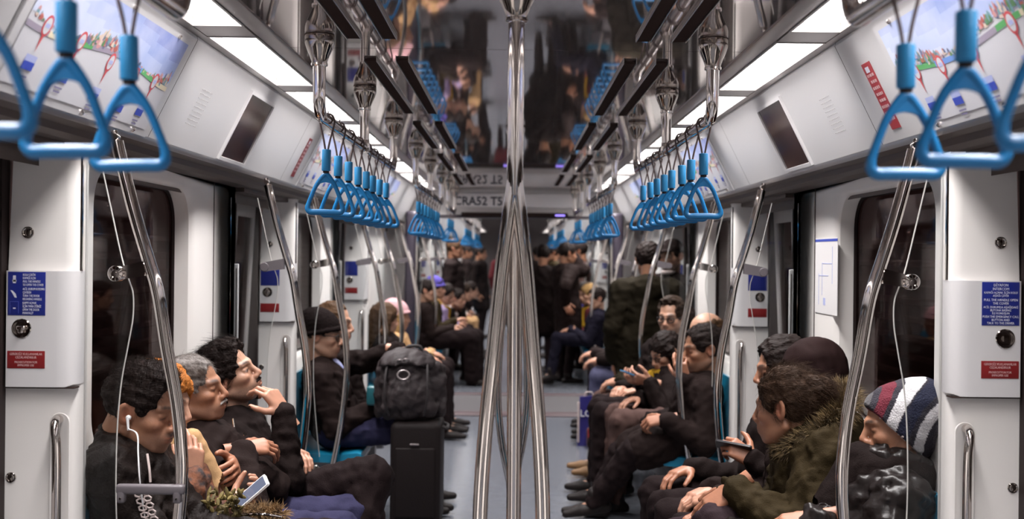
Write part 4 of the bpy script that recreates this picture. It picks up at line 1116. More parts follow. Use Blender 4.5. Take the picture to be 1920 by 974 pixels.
def person(label, face, pel, H, hrot, hs=1.0, skin=(.40, .21, .14), hair=None, hat=None, top=None, legs=None, arms=None, shoes=None, h=.0045, hb=.010, neckdir=None, body=1.0, standing=False, hk=None, group=None, seed=1, shoulders=.160, N=None):
    hk = dict(hk or {}); hk['skin'] = skin; top = dict(top or {}); legs = dict(legs or {}); arms = dict(arms or {})
    pel = arr(pel); H = arr(H); yaw = math.radians(face)
    f = arr((math.cos(yaw), math.sin(yaw), 0)); l = arr((-math.sin(yaw), math.cos(yaw), 0)); up = arr((0, 0, 1))
    RH = R3(*hrot)
    if N is None:
        base = H+RH@arr((-.035, 0, -.06))*hs
        d = unit(pel+up*.25-base); N = base+.125*hs*unit(d*.75+arr((0, 0, -.55)))
    N = arr(N)
    tu = unit(N-pel)
    ob = empty('person', (pel[0], pel[1], 0.0)); tag(ob, label, 'person', group)
    Ss = {'R': N-tu*.055-l*shoulders*body+f*.0, 'L': N-tu*.055+l*shoulders*body}
    # ---- arms
    J = {}
    for sd, sg in (('R', -1), ('L', 1)):
        a = dict(arms.get(sd, {}))
        S = Ss[sd]
        if 'wrist' not in a:
            if standing: W = S+arr((0, 0, -.52))+f*.06+l*sg*.06
            else: W = pel+f*.30+l*sg*.085+up*.13
            a.setdefault('u', unit(f*.8-up*.15-l*sg*.45) if not standing else unit(-up+f*.2)); a.setdefault('back', up*.9+f*.2 if not standing else unit(l*sg)); a.setdefault('curl', 28)
        else: W = arr(a['wrist'])
        A, B = .29*body, .26*body
        D = W-S; dist = np.linalg.norm(D); mx = (A+B)*.995
        if dist > mx:
            q = min(dist/mx, 1.14); A *= q; B *= q
            if dist > (A+B)*.995: W = S+D/dist*(A+B)*.995; D = W-S; dist = np.linalg.norm(D)
        hint = arr(a.get('hint', -up*.9-f*.35+l*sg*.35))
        dr = D/dist; x = (A*A-B*B+dist*dist)/(2*dist); hh = math.sqrt(max(A*A-x*x, 0)); pr = unit(hint-dr*np.dot(hint, dr))
        E = S+dr*x+pr*hh
        J[sd] = (S, E, W, a, sg)
    # ---- legs
    LG = []
    for i, (sd, sg) in enumerate((('R', -1), ('L', 1))):
        hip = pel+l*sg*.088
        q = legs.get(sd, {})
        if standing:
            K = arr(q.get('knee', hip-up*.42+f*.03)); K = K if 'knee' in q else arr((K[0], K[1], .50)); An = arr(q.get('ankle', (hip[0]-f[0]*.02, hip[1]-f[1]*.02, .085)))
        else:
            K = arr(q.get('knee', hip+f*.43+l*sg*.05+arr((0, 0, .015))))
            An = arr(q.get('ankle', arr((K[0], K[1], 0))+f*.02+arr((0, 0, .095))))
        toe = unit(arr(q.get('toe', f+l*sg*.18))); LG.append((hip, K, An, toe))
    # ---- body surface (skin): torso and limbs under the clothes, then head, neck and hands
    parts = []
    allp = [pel, N]+[j for k in J.values() for j in k[:3]]+[p for g in LG for p in g[:3]]
    lo = np.min(allp, 0)-.2; hi = np.max(allp, 0)+.2; lo[2] = max(lo[2], -.02)
    v = Vol(lo, hi, max(.016, hb*1.4))
    RT = np.stack([unit(np.cross(l, tu)), l, tu], 1)
    v.ell(pel, (.085, .125, .09), RT, .03); v.ell(pel+(N-pel)*.62, (.078, .125, .17), RT, .04); v.cone(pel, N, .075, .05, .04)
    for sd in J:
        S, E, W, a, sg = J[sd]; v.cone(N-tu*.03, S, .04, .04, .02); v.cone(S, E, .042, .036, .02); v.cone(E, W, .036, .026, .02)
    for hip, K, An, toe in LG:
        v.cone(hip, K, .066, .048, .02); v.cone(K, An, .046, .034, .02); v.cone(An-arr((0, 0, .03)), An+toe*.12-arr((0, 0, .05)), .03, .025, .02)
    V, Q = v.mesh(); parts.append((V, Q, np.tile(arr(skin), (len(V), 1))))
    nl = RH.T@(N-H)/hs; hk['neckbase'] = tuple(nl)
    hv = head_vol(h, hk); V, Q = hv.mesh(); V = relax(V, Q, 1, .4); C = head_colors(V, hk); parts.append((xf(V, RH, H, hs), Q, C))
    for sd in J:
        S, E, W, a, sg = J[sd]
        if a.get('hide'): continue
        u = unit(a.get('u', W-E)); b = arr(a.get('back', up)); b = unit(b-u*np.dot(b, u)); y = np.cross(b, u)
        # right-hand frame: thumb at +y when seen with back up
        hvol = hand_vol(a.get('curl', 30), a.get('spread', 8), a.get('thumb', (.75, .35)), max(h*.8, .0033)); V, Q = hvol.mesh(); V = relax(V, Q, 1, .4)
        if sd == 'L': V = V*arr((1, -1, 1)); Q = Q[:, ::-1]
        Rh = np.stack([u, y, b], 1)
        tone = np.tile(arr(skin)*arr((1.05, .95, .93)), (len(V), 1)); 
        parts.append((xf(V, Rh, W, a.get('scale', 1.0)*body), Q, tone)); J[sd] = (S, E, W, a, sg)
    VV = []; QQ = []; CC = []; o = 0
    for V, Q, C in parts: VV.append(V); QQ.append(Q+o); CC.append(C); o += len(V)
    mesh_object('body', np.concatenate(VV), np.concatenate(QQ), [SKIN], None, ob, np.concatenate(CC))
    # ---- hair, hat
    if hair:
        k = dict(hk); k.update(hair); hv = hair_vol(max(h, .004), hair['style'], k); V, Q = hv.mesh(); ho = mesh_object('hair', xf(V, RH, H, hs), Q, [hair['mat']], None, ob)
        if 'strands' in hair: strands(V, Q, RH, H, hs, hair['strands'], hair['mat'], ho, ob, seed)
    if hat:
        k = dict(hk); k.update(hat); hv = hat_vol(max(h, .004), hat['style'], k); V, Q = hv.mesh(); mesh_object({'beanie': 'beanie', 'slouch': 'knit_hat', 'hood': 'head_covering', 'cap': 'cap'}[hat['style']], xf(V, RH, H, hs*hat.get('sc', 1.0)), Q, [hat['mat']], None, ob)
    # ---- jacket
    th = top.get('thick', .022); m = top.get('mat', BLACKC)
    hem = top.get('hem', .10)
    lo = np.min([pel-.3, N]+[j for k in J.values() for j in k[:3]], 0)-.14; hi = np.max([pel, N]+[j for k in J.values() for j in k[:3]], 0)+.16
    if top.get('coat'): 
        kn = [g[1] for g in LG]; lo = np.minimum(lo, np.min(kn, 0)-.12); hi = np.maximum(hi, np.max(kn, 0)+.12)
    v = Vol(lo, hi, hb)
    bel = top.get('belly', 0)
    v.ell(pel+tu*.03, (.100+th, .150+th, .11+th), RT, .05)
    v.ell(pel+(N-pel)*.36+RT[:, 0]*bel*.5, (.098+th+bel, .142+th, .16), RT, .06)
    v.ell(pel+(N-pel)*.68, (.100+th, .152+th, .17), RT, .06)
    v.cone(pel, N-tu*.06, .10+th*.5, .075+th, .05)
    for sd in J:
        S, E, W, a, sg = J[sd]
        v.cone(N-tu*.045+RT[:, 0]*-.01, S, .052+th, .050+th, .04)
        v.cone(S, E, .052+th, .043+th*.8, .03); 
        W2 = W-unit(W-E)*a.get('cuff', .015); v.cone(E, W2, .042+th*.8, .030+th*.7, .018)
    if top.get('coat'):
        for hip, K, An, toe in LG: v.cone(hip, hip+(K-hip)*(.8 if not standing else .75), .085+th, .085+th, .05)
    elif standing: v.ell(pel-up*.03, (.10+th, .15+th, .12), RT, .04)
    # collar ring
    ax = unit((H+RH@arr((-.02, 0, -.06))*hs)-N); e1 = unit(np.cross(ax, l)); e2 = np.cross(ax, e1)
    cr = top.get('collar', .066); ch = top.get('collarh', .012); ct = top.get('collart', .015)
    if cr:
        for k in range(14):
            p = [N+ax*(ch+.012*math.cos(q))+(e1*math.cos(q)+e2*math.sin(q))*cr for q in (2*math.pi*k/14, 2*math.pi*(k+1)/14)]
            v.cone(p[0], p[1], ct, ct, .012)
    if top.get('hood'):
        v.ell(N-RT[:, 0]*.10-tu*.02, (.07, .12, .10), RT, .04)
    v.wob(top.get('fold', .005), .085, seed, 5, (1, 1, 1.3)); v.wob(top.get('fold', .0045)*.45, .034, seed+7, 4)
    V, Q = v.mesh(); mesh_object(top.get('name', 'jacket'), V, Q, [m], None, ob)
    if top.get('shirt') is not None:     # open collar showing a shirt
        sv = Vol(N-.16, N+.16, hb); sv.ell(N+RT[:, 0]*.045-tu*.07, (.075+th*.4, .045, .12), RT, .02); 
        for k in range(14):
            p = [N+ax*(ch+.020)+(e1*math.cos(q)+e2*math.sin(q))*(cr-.010) for q in (2*math.pi*k/14, 2*math.pi*(k+1)/14)]
            sv.cone(p[0], p[1], .012, .012, .008)
        V, Q = sv.mesh(); mesh_object('shirt', V, Q, [top['shirt']], None, ob)
    if top.get('scarf') is not None:
        sv = Vol(N-.24, N+.2, hb); r_ = top.get('scarfr', .032)
        for lev in (0, 1):
            for k in range(16):
                p = [N+ax*(.0+.035*lev)-tu*.01+(e1*math.cos(q)+e2*math.sin(q))*(.088-.006*lev)-ax*.02*math.cos(q)*-1 for q in (2*math.pi*k/16, 2*math.pi*(k+1)/16)]
                sv.cone(p[0], p[1], r_, r_, .012)
        sv.cone(N+RT[:, 0]*.11, N+RT[:, 0]*.13-tu*.20+l*.03, r_*1.1, r_*1.2, .02)
        sv.wob(.0022, .035, 4); V, Q = sv.mesh(); mesh_object('scarf', V, Q, [top['scarf']], None, ob)
    # ---- trousers and shoes
    tm = legs.get('mat', DTROU)
    pts = [p for g in LG for p in g[:3]]; lo = np.min(pts+[pel], 0)-.17; hi = np.max(pts+[pel], 0)+.17; lo[2] = max(lo[2], -.0)
    v = Vol(lo, hi, hb*1.1); tf = legs.get('fat', .012)
    v.ell(pel, (.10+tf, .145+tf, .105), RT, .04)
    for hip, K, An, toe in LG:
        v.cone(hip, K, .080+tf, .058+tf, .03); v.cone(K, An+arr((0, 0, -.01)), .056+tf, .042+tf, .02)
    v.wob(.005, .09, seed+2, 5); v.wob(.002, .04, seed+3, 4)
    V, Q = v.mesh(); mesh_object('trousers', V, Q, [tm], None, ob)
    sm = shoes or SHOEB
    for hip, K, An, toe in LG:
        tz = unit(np.cross(toe, arr((0, 0, 1)))); upv = unit(np.cross(tz, toe)); Rs = np.stack([toe, np.cross(upv, toe), upv], 1)
        b0 = An-upv*.062
        v = Vol(An-.30, An+.30, max(.009, hb*.9))
        v.cone(An+upv*.02, An-upv*.03, .052, .05, .02); v.cone(b0-toe*.045, b0+toe*.10, .038, .040, .02); v.cone(b0+toe*.08, b0+toe*.185, .040, .024, .02); v.half(b0-upv*.022, -upv, .008)
        V, Q = v.mesh(); mesh_object('shoe', V, Q, [sm], None, ob)
    return dict(ob=ob, N=N, RT=RT, f=f, l=l, tu=tu, RH=RH, H=H, hs=hs, J=J, LG=LG, pel=pel)
def strands(V, Q, RH, H, hs, spec, m, parent, root, seed):
    n, ln, style = spec; r = np.random.RandomState(seed)
    fn = np.cross(V[Q[:, 2]]-V[Q[:, 0]], V[Q[:, 3]]-V[Q[:, 1]]); nr = np.zeros_like(V)
    for k in range(4): np.add.at(nr, Q[:, k], fn)
    nr /= np.linalg.norm(nr, axis=1)[:, None]+1e-9
    rad = np.sum((V-arr((-.01, 0, .01)))*nr, 1); cand = np.nonzero(rad > .02)[0]
    i = r.choice(cand, n); p = V[i]; nn = nr[i]; L = ln*r.uniform(.55, 1.15, n)
    if style == 'quiff': fl = np.where((p[:, 2] > .075)[:, None], arr((-.25, .15, .9))[None], (p-arr((-.03, 0, .12)))*arr((1, 1, 1))); lift = np.where(p[:, 2] > .075, .45, .12); L = L*np.where(p[:, 2] > .075, 1.0, .55)
    elif style == 'back': fl = np.tile(arr((-1, 0, -.15)), (n, 1))+arr((0, 0, -.5))*np.clip(-p[:, :1]*12, 0, 1); lift = np.full(n, .16)
    else: fl = p-arr((-.05, 0, .125)); lift = np.full(n, .18)
    fl = fl-nn*np.sum(fl*nn, 1)[:, None]; fl /= np.linalg.norm(fl, axis=1)[:, None]+1e-9
    fl = fl+r.normal(0, .28, (n, 3)); K = 6; pts = np.zeros((n, K, 3))
    clump = .0025*np.sin(p[:, :1]*260+p[:, 1:2]*190)
    for k in range(K):
        t = k/(K-1); pts[:, k] = p-nn*.003+(fl*(1-lift)[:, None]+nn*lift[:, None])*(L*t)[:, None]-nn*(L*.16*t*t)[:, None]+nn*clump*t
    W = xf(pts.reshape(-1, 3), RH, H, hs)-arr(ORG.get(root.name, (0, 0, 0)))
    hc = bpy.data.hair_curves.new('hair_strands'); hc.add_curves([K]*n)
    hc.attributes['position'].data.foreach_set('vector', W.astype(np.float32).ravel())
    a = hc.attributes.get('radius') or hc.attributes.new('radius', 'FLOAT', 'POINT')
    a.data.foreach_set('value', np.tile(np.linspace(.00045, .00012, K), n).astype(np.float32))
    hc.materials.append(m); o = bpy.data.objects.new('hair_strands', hc); COL.objects.link(o); o.parent = parent; return o
def glasses(p, m=None, r=.0026):
    m = m or mat('glasses_frame', (.012, .010, .010), .3); mb = MB(); RH, H, hs = p['RH'], p['H'], p['hs']
    q = lambda v: Vector(xf(arr(v)[None], RH, H, hs)[0])
    for s in (-1, 1):
        lp = [q((.101-.006*abs(math.cos(a)), s*.034+.023*math.cos(a), -.004+.017*math.sin(a))) for a in [2*math.pi*k/18 for k in range(18)]]
        mb.loop(lp, r, m, 8); mb.tube([q((.097, s*.057, .004)), q((.05, s*.076, .004)), q((-.012, s*.083, .004)), q((-.03, s*.082, -.014))], .0022, m, 6)
    mb.tube([q((.101, -.012, .0)), q((.106, 0, .003)), q((.101, .012, .0))], .0024, m, 6)
    mb.build('glasses', p['ob'])
def eyes(p):
    RH, H, hs = p['RH'], p['H'], p['hs']
    for s in (-1, 1):
        mb = MB(); c = arr((.0775, s*.031, -.0025))
        q = lambda v: Vector(xf(arr(v)[None], RH, H, hs)[0])
        mb.lathe(q(c+arr((.0095, 0, 0))), q(c+arr((.02, 0, 0)))-q(c), [(0, .0075*hs), (.0025*hs, .0068*hs), (.0036*hs, .0045*hs)], SCLERA, 14)
        mb.lathe(q(c+arr((.0128, 0, 0))), q(c+arr((.02, 0, 0)))-q(c), [(0, .0046*hs), (.0008*hs, .0042*hs), (.0012*hs, .002*hs)], IRIS, 12)
        mb.build('eye', p['ob'])
def local_mesh(p, name, fn, m, lo=(-.2, -.15, -.2), hi=(.2, .15, .2), h=.004):
    v = Vol(lo, hi, h); fn(v); V, Q = v.mesh(); return mesh_object(name, xf(V, p['RH'], p['H'], p['hs']), Q, [m], None, p['ob'])
def fur(name, pts_dirs, n, ln, m, parent, seed=1, w=.0016):
    """tuft of tapering hairs; pts_dirs(u,v,r) -> root, direction"""
    r = random.Random(seed); mb = MB(); vs = []; fs = []
    for i in range(n):
        a, d = pts_dirs(r); a = Vector(a); d = Vector(d).normalized(); L = ln*r.uniform(.6, 1.25)
        d2 = (d+Vector((r.uniform(-.5, .5), r.uniform(-.5, .5), r.uniform(-.7, .2)))).normalized()
        s_ = d.orthogonal().normalized(); s_.rotate(Matrix.Rotation(r.uniform(0, 6.28), 3, d)); b = len(vs)
        md = a+d*L*.5; tp = md+d2*L*.5
        t_ = d.cross(s_)
        vs += [a+s_*w, a-s_*w*.5+t_*w*.8, a-s_*w*.5-t_*w*.8, md+s_*w*.7, md-s_*w*.35+t_*w*.6, md-s_*w*.35-t_*w*.6, tp]
        for q in range(3): fs += [(b+q, b+(q+1) % 3, b+3+(q+1) % 3, b+3+q), (b+3+q, b+3+(q+1) % 3, b+6)]
    mb.add(vs, fs, m); return mb.build(name, parent)
def phone(pos, u, nrm, label, grp=None, m=None):
    """smart phone: long axis u, screen normal nrm"""
    u = unit(u); n = unit(arr(nrm)-u*np.dot(nrm, u)); s_ = np.cross(n, u); t = empty('mobile_phone', pos); pos = arr(pos)
    def slab(hw, hl, z0, z1, m, nm, r=.008):
        q = MB(); lp = rounded(-hl, hl, -hw, hw, r); k = len(lp)
        q.add([tuple(pos+u*a+s_*b+n*z0) for a, b in lp]+[tuple(pos+u*a+s_*b+n*z1) for a, b in lp], [list(range(k))[::-1], [k+i for i in range(k)]]+[(i, (i+1) % k, k+(i+1) % k, k+i) for i in range(k)], m); q.build(nm, t)
    slab(.035, .071, -.004, .004, m or mat('phone_case', (.03, .028, .032), .3), 'phone_body'); slab(.031, .062, .004, .0046, mat('phone_screen', (.02, .02, .03), .08, emit=((.6, .7, 1.0), .25)), 'screen', .002)
    return tag(t, label, 'mobile phone', grp)

# ------------------------------------------------------------------ left row, nearest seats
SK1, SK2, SK3 = (.33, .155, .090), (.30, .14, .080), (.41, .225, .150)
def seatpel(s, d, x=1.055, z=.545): return (s*x, d, z)
Y_ = arr((0, 1, 0)); UP = arr((0, 0, 1)); XR = arr((1, 0, 0))
d = 3.45
pA = person('young man with dark hair looking down, in black leather jacket, white earphone in his ear', 0, seatpel(-1, d), P(267, 765, d), (-8, 12, 4), 1.02, SK1, N=P(226, 832, 3.46),
            hair=dict(style='short', mat=HBLACK, hairt=.008, top=.020, nape=-.075, strands=(9000, .032, 'quiff')), top=dict(mat=LEATHER, thick=.026, fold=.006, collarh=.0, ct=.02), legs=dict(mat=DTROU), h=.0032, hb=.008, hk=dict(stubble=.32, mous=.55, nose=1.1), seed=3)
d = 3.83
pB = person('woman with ginger hair in rust patterned jacket and beige scarf, half hidden behind the pole', 0, seatpel(-1, d), P(301, 752, d), (-10, 12, 0), .98, SK3, hair=dict(style='long', mat=HORANGE, hairt=.018),
            top=dict(mat=RUST, scarf=BEIGE, thick=.028), legs=dict(mat=CHAR), h=.0042, hb=.009, hk=dict(fem=1), seed=5, body=.92,
            arms=dict(R=dict(wrist=P(362, 893, 3.70), u=(-.02, .10, 1), back=(.5, -.8, 0), curl=[22, 30, 40, 48], thumb=(.5, .5)), L=dict(wrist=P(432, 948, 3.86), u=(.82, .25, .30), back=(.25, .6, -.75), curl=[55, 58, 62, 60], thumb=(.9, .4))))
d = 4.20
pC = person('older man with short grey hair and grey moustache, arms folded in black jacket, eyes lowered', 0, seatpel(-1, d, 1.03), P(364, 729, d), (-4, -7, 8), 1.0, SK2, hair=dict(style='short', mat=HGREY, hairt=.006, hairn=.0018, nape=-.06, strands=(9000, .022, 'crown')), top=dict(mat=BLACKW, thick=.03, belly=.03, collarh=.03, collart=.016, collar=.06), legs=dict(mat=JEANS), h=.0032, hb=.008,
            hk=dict(browcol=(.10, .08, .075), stubble=.2, stubcol=(.2, .16, .15), nose=1.15, wide=1.05), seed=7,
            arms=dict(R=dict(wrist=P(455, 842, 4.13), u=(.75, .5, .05), back=(.3, -.4, .85), curl=35, hint=(-.3, -.8, -.7), cuff=.02), L=dict(wrist=P(440, 872, 4.05), u=(.3, -.95, .0), back=(.8, .2, .3), curl=30, hint=(.6, .6, -.6))))
d = 4.60
pD = person('man with wavy black hair and goatee resting fingers on his mouth, gazing right', 0, seatpel(-1, d, 1.03), P(429, 702, d), (-5, -20, 12), 1.03, SK3, hair=dict(style='wavy', mat=HBLACK, hairt=.012, top=.014, hairn=.003, strands=(9000, .05, 'back')), top=dict(mat=BLACKC, thick=.024), legs=dict(mat=DTROU, R=dict(knee=P(700, 893, 4.42), ankle=P(640, 1120, 4.2), toe=(.7, -.4, -.5)), fat=.02), h=.0032, hb=.008,
            hk=dict(stubble=.6, mous=.9, nose=1.1, open=1, stubcol=(.04, .027, .024)), seed=9,
            arms=dict(R=dict(wrist=P(532, 772, 4.42), u=(-.56, -.02, .82), back=(.75, -.55, .45), curl=[40, 48, 56, 62], spread=12, thumb=(.9, .3), hint=(.5, -.3, -1)), L=dict(wrist=P(545, 845, 4.55), u=(.6, -.7, 0), back=(0, .3, 1), curl=30)))
local_mesh(pD, 'beard', lambda v: (v.ell((.076, 0, -.113), (.022, .025, .019), k=.012), v.wob(.0012, .01, 2)), HBLACK, h=.003)
local_mesh(pD, 'moustache', lambda v: (v.cone((.099, -.021, -.061), (.108, 0, -.0555), .0040, .0047, k=.006), v.cone((.099, .021, -.061), (.108, 0, -.0555), .0040, .0047, k=.006), v.wob(.0010, .01, 2)), HBLACK, h=.003)
local_mesh(pC, 'moustache', lambda v: (v.cone((.098, -.024, -.063), (.108, 0, -.0555), .0046, .0064, k=.006), v.cone((.098, .024, -.063), (.108, 0, -.0555), .0046, .0064, k=.006), v.wob(.0012, .01, 2)), hairmat('white', (.26, .23, .215)), h=.0028)
# zip pull and button on the folded-arms jacket
mb = MB(); a = P(437, 785, 4.02); mb.tube([a, a+Vector((.004, 0, -.03))], [.003, .005], STEEL, 8); b = P(459, 815, 3.99); mb.lathe(b, (.5, -.8, .1), [(0, .006), (.003, .005)], STEEL, 10); mb.build('zip_pull', pC['ob'])
# earphone cable of the young man
q = lambda v: Vector(xf(arr(v)[None], pA['RH'], pA['H'], pA['hs'])[0])
t = MB(); e0 = q((.006, -.098, -.010)); t.lathe(q((.002, -.078, -.012)), e0-q((.002, -.078, -.012)), [(0, .005), (.008, .008), (.014, .0075), (.018, .004)], WHITE, 12)
t.tube([e0, e0+Vector((.004, -.004, -.035))], [.0045, .003], WHITE, 8)
t.tube(smooth_path([e0+Vector((.004, -.004, -.03)), P(257, 815, 3.28), P(259, 850, 3.24), P(262, 900, 3.22), P(270, 960, 3.24), P(280, 1010, 3.26)], 6), .0022, WHITE, 6)
t.tube(smooth_path([P(262, 868, 3.235), P(262, 878, 3.232), P(263, 890, 3.229)], 3), .0042, mat('cable_remote', (.03, .025, .025), .4), 8)
tag(t.build('earphones', origin=e0), 'white earphone with thin cable hanging from the leather jacket man', 'earphones')
# white zip edge and chain-like print on his shirt front
mb = MB(); mb.tube(smooth_path([P(276, 852, 3.26), P(280, 880, 3.24), P(282, 905, 3.235)], 4), .0035, WHITEC, 6)
for k in range(9):
    c = P(266+4*k, 925+13*k, 3.235); r_ = .011
    for sg in (-1, 1):
        cc = c+Vector((sg*.010, 0, .004*sg)); mb.loop([cc+Vector((r_*math.cos(a), 0, r_*.72*math.sin(a))) for a in [math.pi/3*i+.3*sg for i in range(6)]], .0028, WHITEC, 6)
mb.build('shirt_print', pA['ob'])
FURT = mat('fur_tan', (.32, .19, .08), .8, var=(30, .9, (.10, .06, .03))); FURO = mat('fur_olive', (.17, .125, .03), .8, var=(30, .9, (.05, .035, .012)))
def clump(cents, rad):
    def fn(r):
        c = r.choice(cents); v = Vector((r.gauss(0, 1), r.gauss(0, 1), r.gauss(0, 1))).normalized(); return Vector(c)+v*rad*.6, v
    return fn
mb = MB(); rr = random.Random(8)
for k in range(70):
    c = P(385+rr.uniform(0, 66), 922+rr.uniform(0, 60), 3.62+rr.uniform(-.04, .04)); a = Vector((rr.gauss(0, 1), rr.gauss(0, 1), rr.gauss(0, 1))).normalized(); L = rr.uniform(.012, .022)
    mb.tube([c-a*L, c-a*L*.3, c+a*L*.4, c+a*L], [.003, .007, .006, .002], FURO, 7)
mb.tube([P(418, 950, 3.63), P(415, 1040, 3.66)], .02, FURO, 8)
tag(mb.build('dried_flower_bunch', origin=P(415, 960, 3.62)), 'bunch of olive yellow dried blossoms on the lap beside the phone', 'flowers')
t = empty('fur_trimmed_bag', P(490, 985, 3.75)); mb = MB(); a = P(490, 1010, 3.75); mb.box((a.x-.09, a.y-.06, a.z-.12), (a.x+.09, a.y+.06, a.z+.03), BLACKC, .03); mb.build('bag_body', t)
fur('fur_trim', clump([P(455+8*k, 962+.25*(k-5)**2, 3.72) for k in range(10)], .022), 900, .035, FURT, t, 3)
mb = MB(); mb.tube(smooth_path([P(448, 968, 3.66), P(490, 965, 3.64), P(528, 970, 3.66)], 5), .004, STEEL, 8); mb.build('rim', t)
tag(t, 'dark bag with tan fur trim lying on the lap at bottom left', 'bag')
phone(P(470, 926, 3.80), (.62, .1, .55), (-.6, -.45, .6), 'white phone held over the lap by the ginger haired woman', None, WHITE)

# ------------------------------------------------------------------ right row, nearest seats
KNIT = bpy.data.materials.new('striped_knit'); KNIT.use_nodes = True
def knit():
    nt = KNIT.node_tree; b = nt.nodes['Principled BSDF']; b.inputs['Roughness'].default_value = .95
    tc = nt.nodes.new('ShaderNodeVertexColor'); tc.layer_name = 'tone'; nt.links.new(tc.outputs[0], b.inputs['Base Color'])
    t2 = nt.nodes.new('ShaderNodeTexCoord'); n = nt.nodes.new('ShaderNodeTexVoronoi'); n.inputs['Scale'].default_value = 190; nt.links.new(t2.outputs['Object'], n.inputs['Vector'])
    bp = nt.nodes.new('ShaderNodeBump'); bp.inputs['Strength'].default_value = .6; bp.inputs['Distance'].default_value = .004; nt.links.new(n.outputs['Distance'], bp.inputs['Height']); nt.links.new(bp.outputs[0], b.inputs['Normal'])
knit()
d = 3.55
pR1 = person('slumped passenger in striped black, white and red knit hat, face turned away to the left', 180, seatpel(1, d, 1.0), P(1680, 798, d), (176, 8, 0), .95, SK1, top=dict(mat=NYLON, thick=.036, fold=.008, collar=.078, collarh=.05, collart=.036, scarf=BLACKC, scarfr=.050), legs=dict(mat=NYLON, fat=.02), h=.0035, hb=.008, seed=11,
             arms=dict(L=dict(wrist=P(1530, 972, 3.32), u=(-.85, .1, -.15), back=(-.1, -.3, .9), curl=30)))
v = hat_vol(.0034, 'slouch', {}) ; V, Q = v.mesh()
C = np.tile(arr((.020, .017, .026)), (len(V), 1)); ph = -np.sqrt((V[:, 0]+.16)**2+(V[:, 2]+.06)**2+.35*V[:, 1]**2)
for (a, b, col) in ((-.284, -.272, (.09, .085, .09)), (-.260, -.238, (.11, .008, .02)), (-.226, -.198, (.62, .60, .62)), (-.194, -.162, (.010, .012, .034)), (-.148, -.120, (.50, .48, .50))): C[(ph > a) & (ph < b)] = col
hat_o = mesh_object('knit_hat', xf(V, pR1['RH'], pR1['H'], pR1['hs']*1.10), Q, [KNIT], None, pR1['ob'], C)
mb = MB(); q = lambda v: Vector(xf(arr(v)[None], pR1['RH'], pR1['H'], pR1['hs']*1.10)[0])
bnd = V[np.abs((V-arr((.094, 0, .085)))@unit((.78, 0, -.63))) < .006]; bc = bnd.mean(0); ang = np.arctan2((bnd-bc)[:, 1], (bnd-bc)@arr((.63, 0, .78)))
for k in range(72):
    a = -math.pi+2*math.pi*k/72; dd = np.abs(np.angle(np.exp(1j*(ang-a)))); sel = bnd[np.argsort(dd)[:3]].mean(0); c = q(sel*1.012); mb.lathe(c-Vector((0, 0, .002)), (0, 0, 1), [(0, .003), (.003, .0042), (.006, .003)], WHITEC, 7)
mb.build('edging', pR1['ob'])
d = 3.86
pR2 = person('person with dark hair in a bun and olive parka with fur hood, hand on knee', 180, seatpel(1, d, 1.02), P(1474, 762, d), (146, 8, 0), 1.02, SK1, N=P(1524, 806, 3.88), hair=dict(style='bun', mat=hairmat('bun_brown', (.026, .014, .0085)), hairt=.012, hairn=.002, nape=-.10, strands=(9000, .05, 'back')), top=dict(mat=OLIVE, thick=.038, fold=.007, collar=.085, collarh=-.01, collart=.03, hood=1, name='parka'), legs=dict(mat=PURPT, L=dict(knee=P(1345, 985, 3.72)), fat=.022), h=.0035, hb=.008, seed=13,
             arms=dict(L=dict(wrist=P(1372, 918, 3.72), u=(-.80, -.05, -.55), back=(-.45, -.45, .75), curl=[24, 26, 28, 32], spread=14, thumb=(.75, .2), hint=(.4, -.5, -.8)), R=dict(wrist=(.72, 3.98, .66))))
N, RT = arr(pR2['N']), pR2['RT']
FURH = mat('fur_hood', (.23, .155, .07), .8, var=(30, 1.0, (.05, .032, .015)))
c0 = arr(P(1530, 790, 3.88)); e_ = arr(P(1584, 738, 3.90))-arr(P(1476, 838, 3.86)); e_ = e_/2; l_ = RT[:, 1]*.140; n_ = unit(np.cross(e_, l_)); n_ = n_ if n_[2] > 0 else -n_
def ring(r):
    a = r.uniform(0, 6.283); c = c0+l_*math.sin(a)+e_*math.cos(a); o = unit(l_*math.sin(a)+e_*math.cos(a)); b = r.uniform(0, 6.28)
    dv = o*math.cos(b)+n_*math.sin(b)
    return Vector(c+dv*.022), Vector(dv+o*.35+n_*.15)
mb = MB(); mb.loop([tuple(c0+l_*math.sin(a)+e_*math.cos(a)) for a in [2*math.pi*k/28 for k in range(28)]], .026, OLIVE, 10); mb.build('hood_rim', pR2['ob'])
fur('hood_fur', ring, 6500, .046, FURH, pR2['ob'], 5, .0015)
d = 4.25
pR3 = person('person in dark head covering sitting behind the parka wearer', 180, seatpel(1, d, 1.05), P(1516, 704, d), (186, 6, 0), 1.02, SK3, hat=dict(style='hood', mat=cloth('dark_plum', (.026, .014, .014), .75, 300, .15)), top=dict(mat=BLACKW, thick=.03, name='coat'), legs=dict(mat=DTROU), h=.0042, hb=.010, hk=dict(fem=1), seed=15)
d = 4.68
pR4 = person('dark haired passenger in black holding up a phone, half hidden behind the bun', 180, seatpel(1, d, 1.04), P(1466, 692, d), (180, 8, 0), 1.0, SK1, hair=dict(style='short', mat=HBLACK, hairt=.02), top=dict(mat=BLACKC, thick=.026), legs=dict(mat=DTROU), h=.0042, hb=.010, seed=17,
             arms=dict(L=dict(wrist=P(1410, 862, 4.46), u=(-.72, .15, .45), back=(.35, -.9, .25), curl=[60, 58, 60, 62], thumb=(1.0, .4), hint=(.5, -.4, -.8))))
phone(P(1376, 838, 4.48), (-.75, .25, .10), (.15, .5, .85), 'phone glowing in the raised hand behind the olive parka')

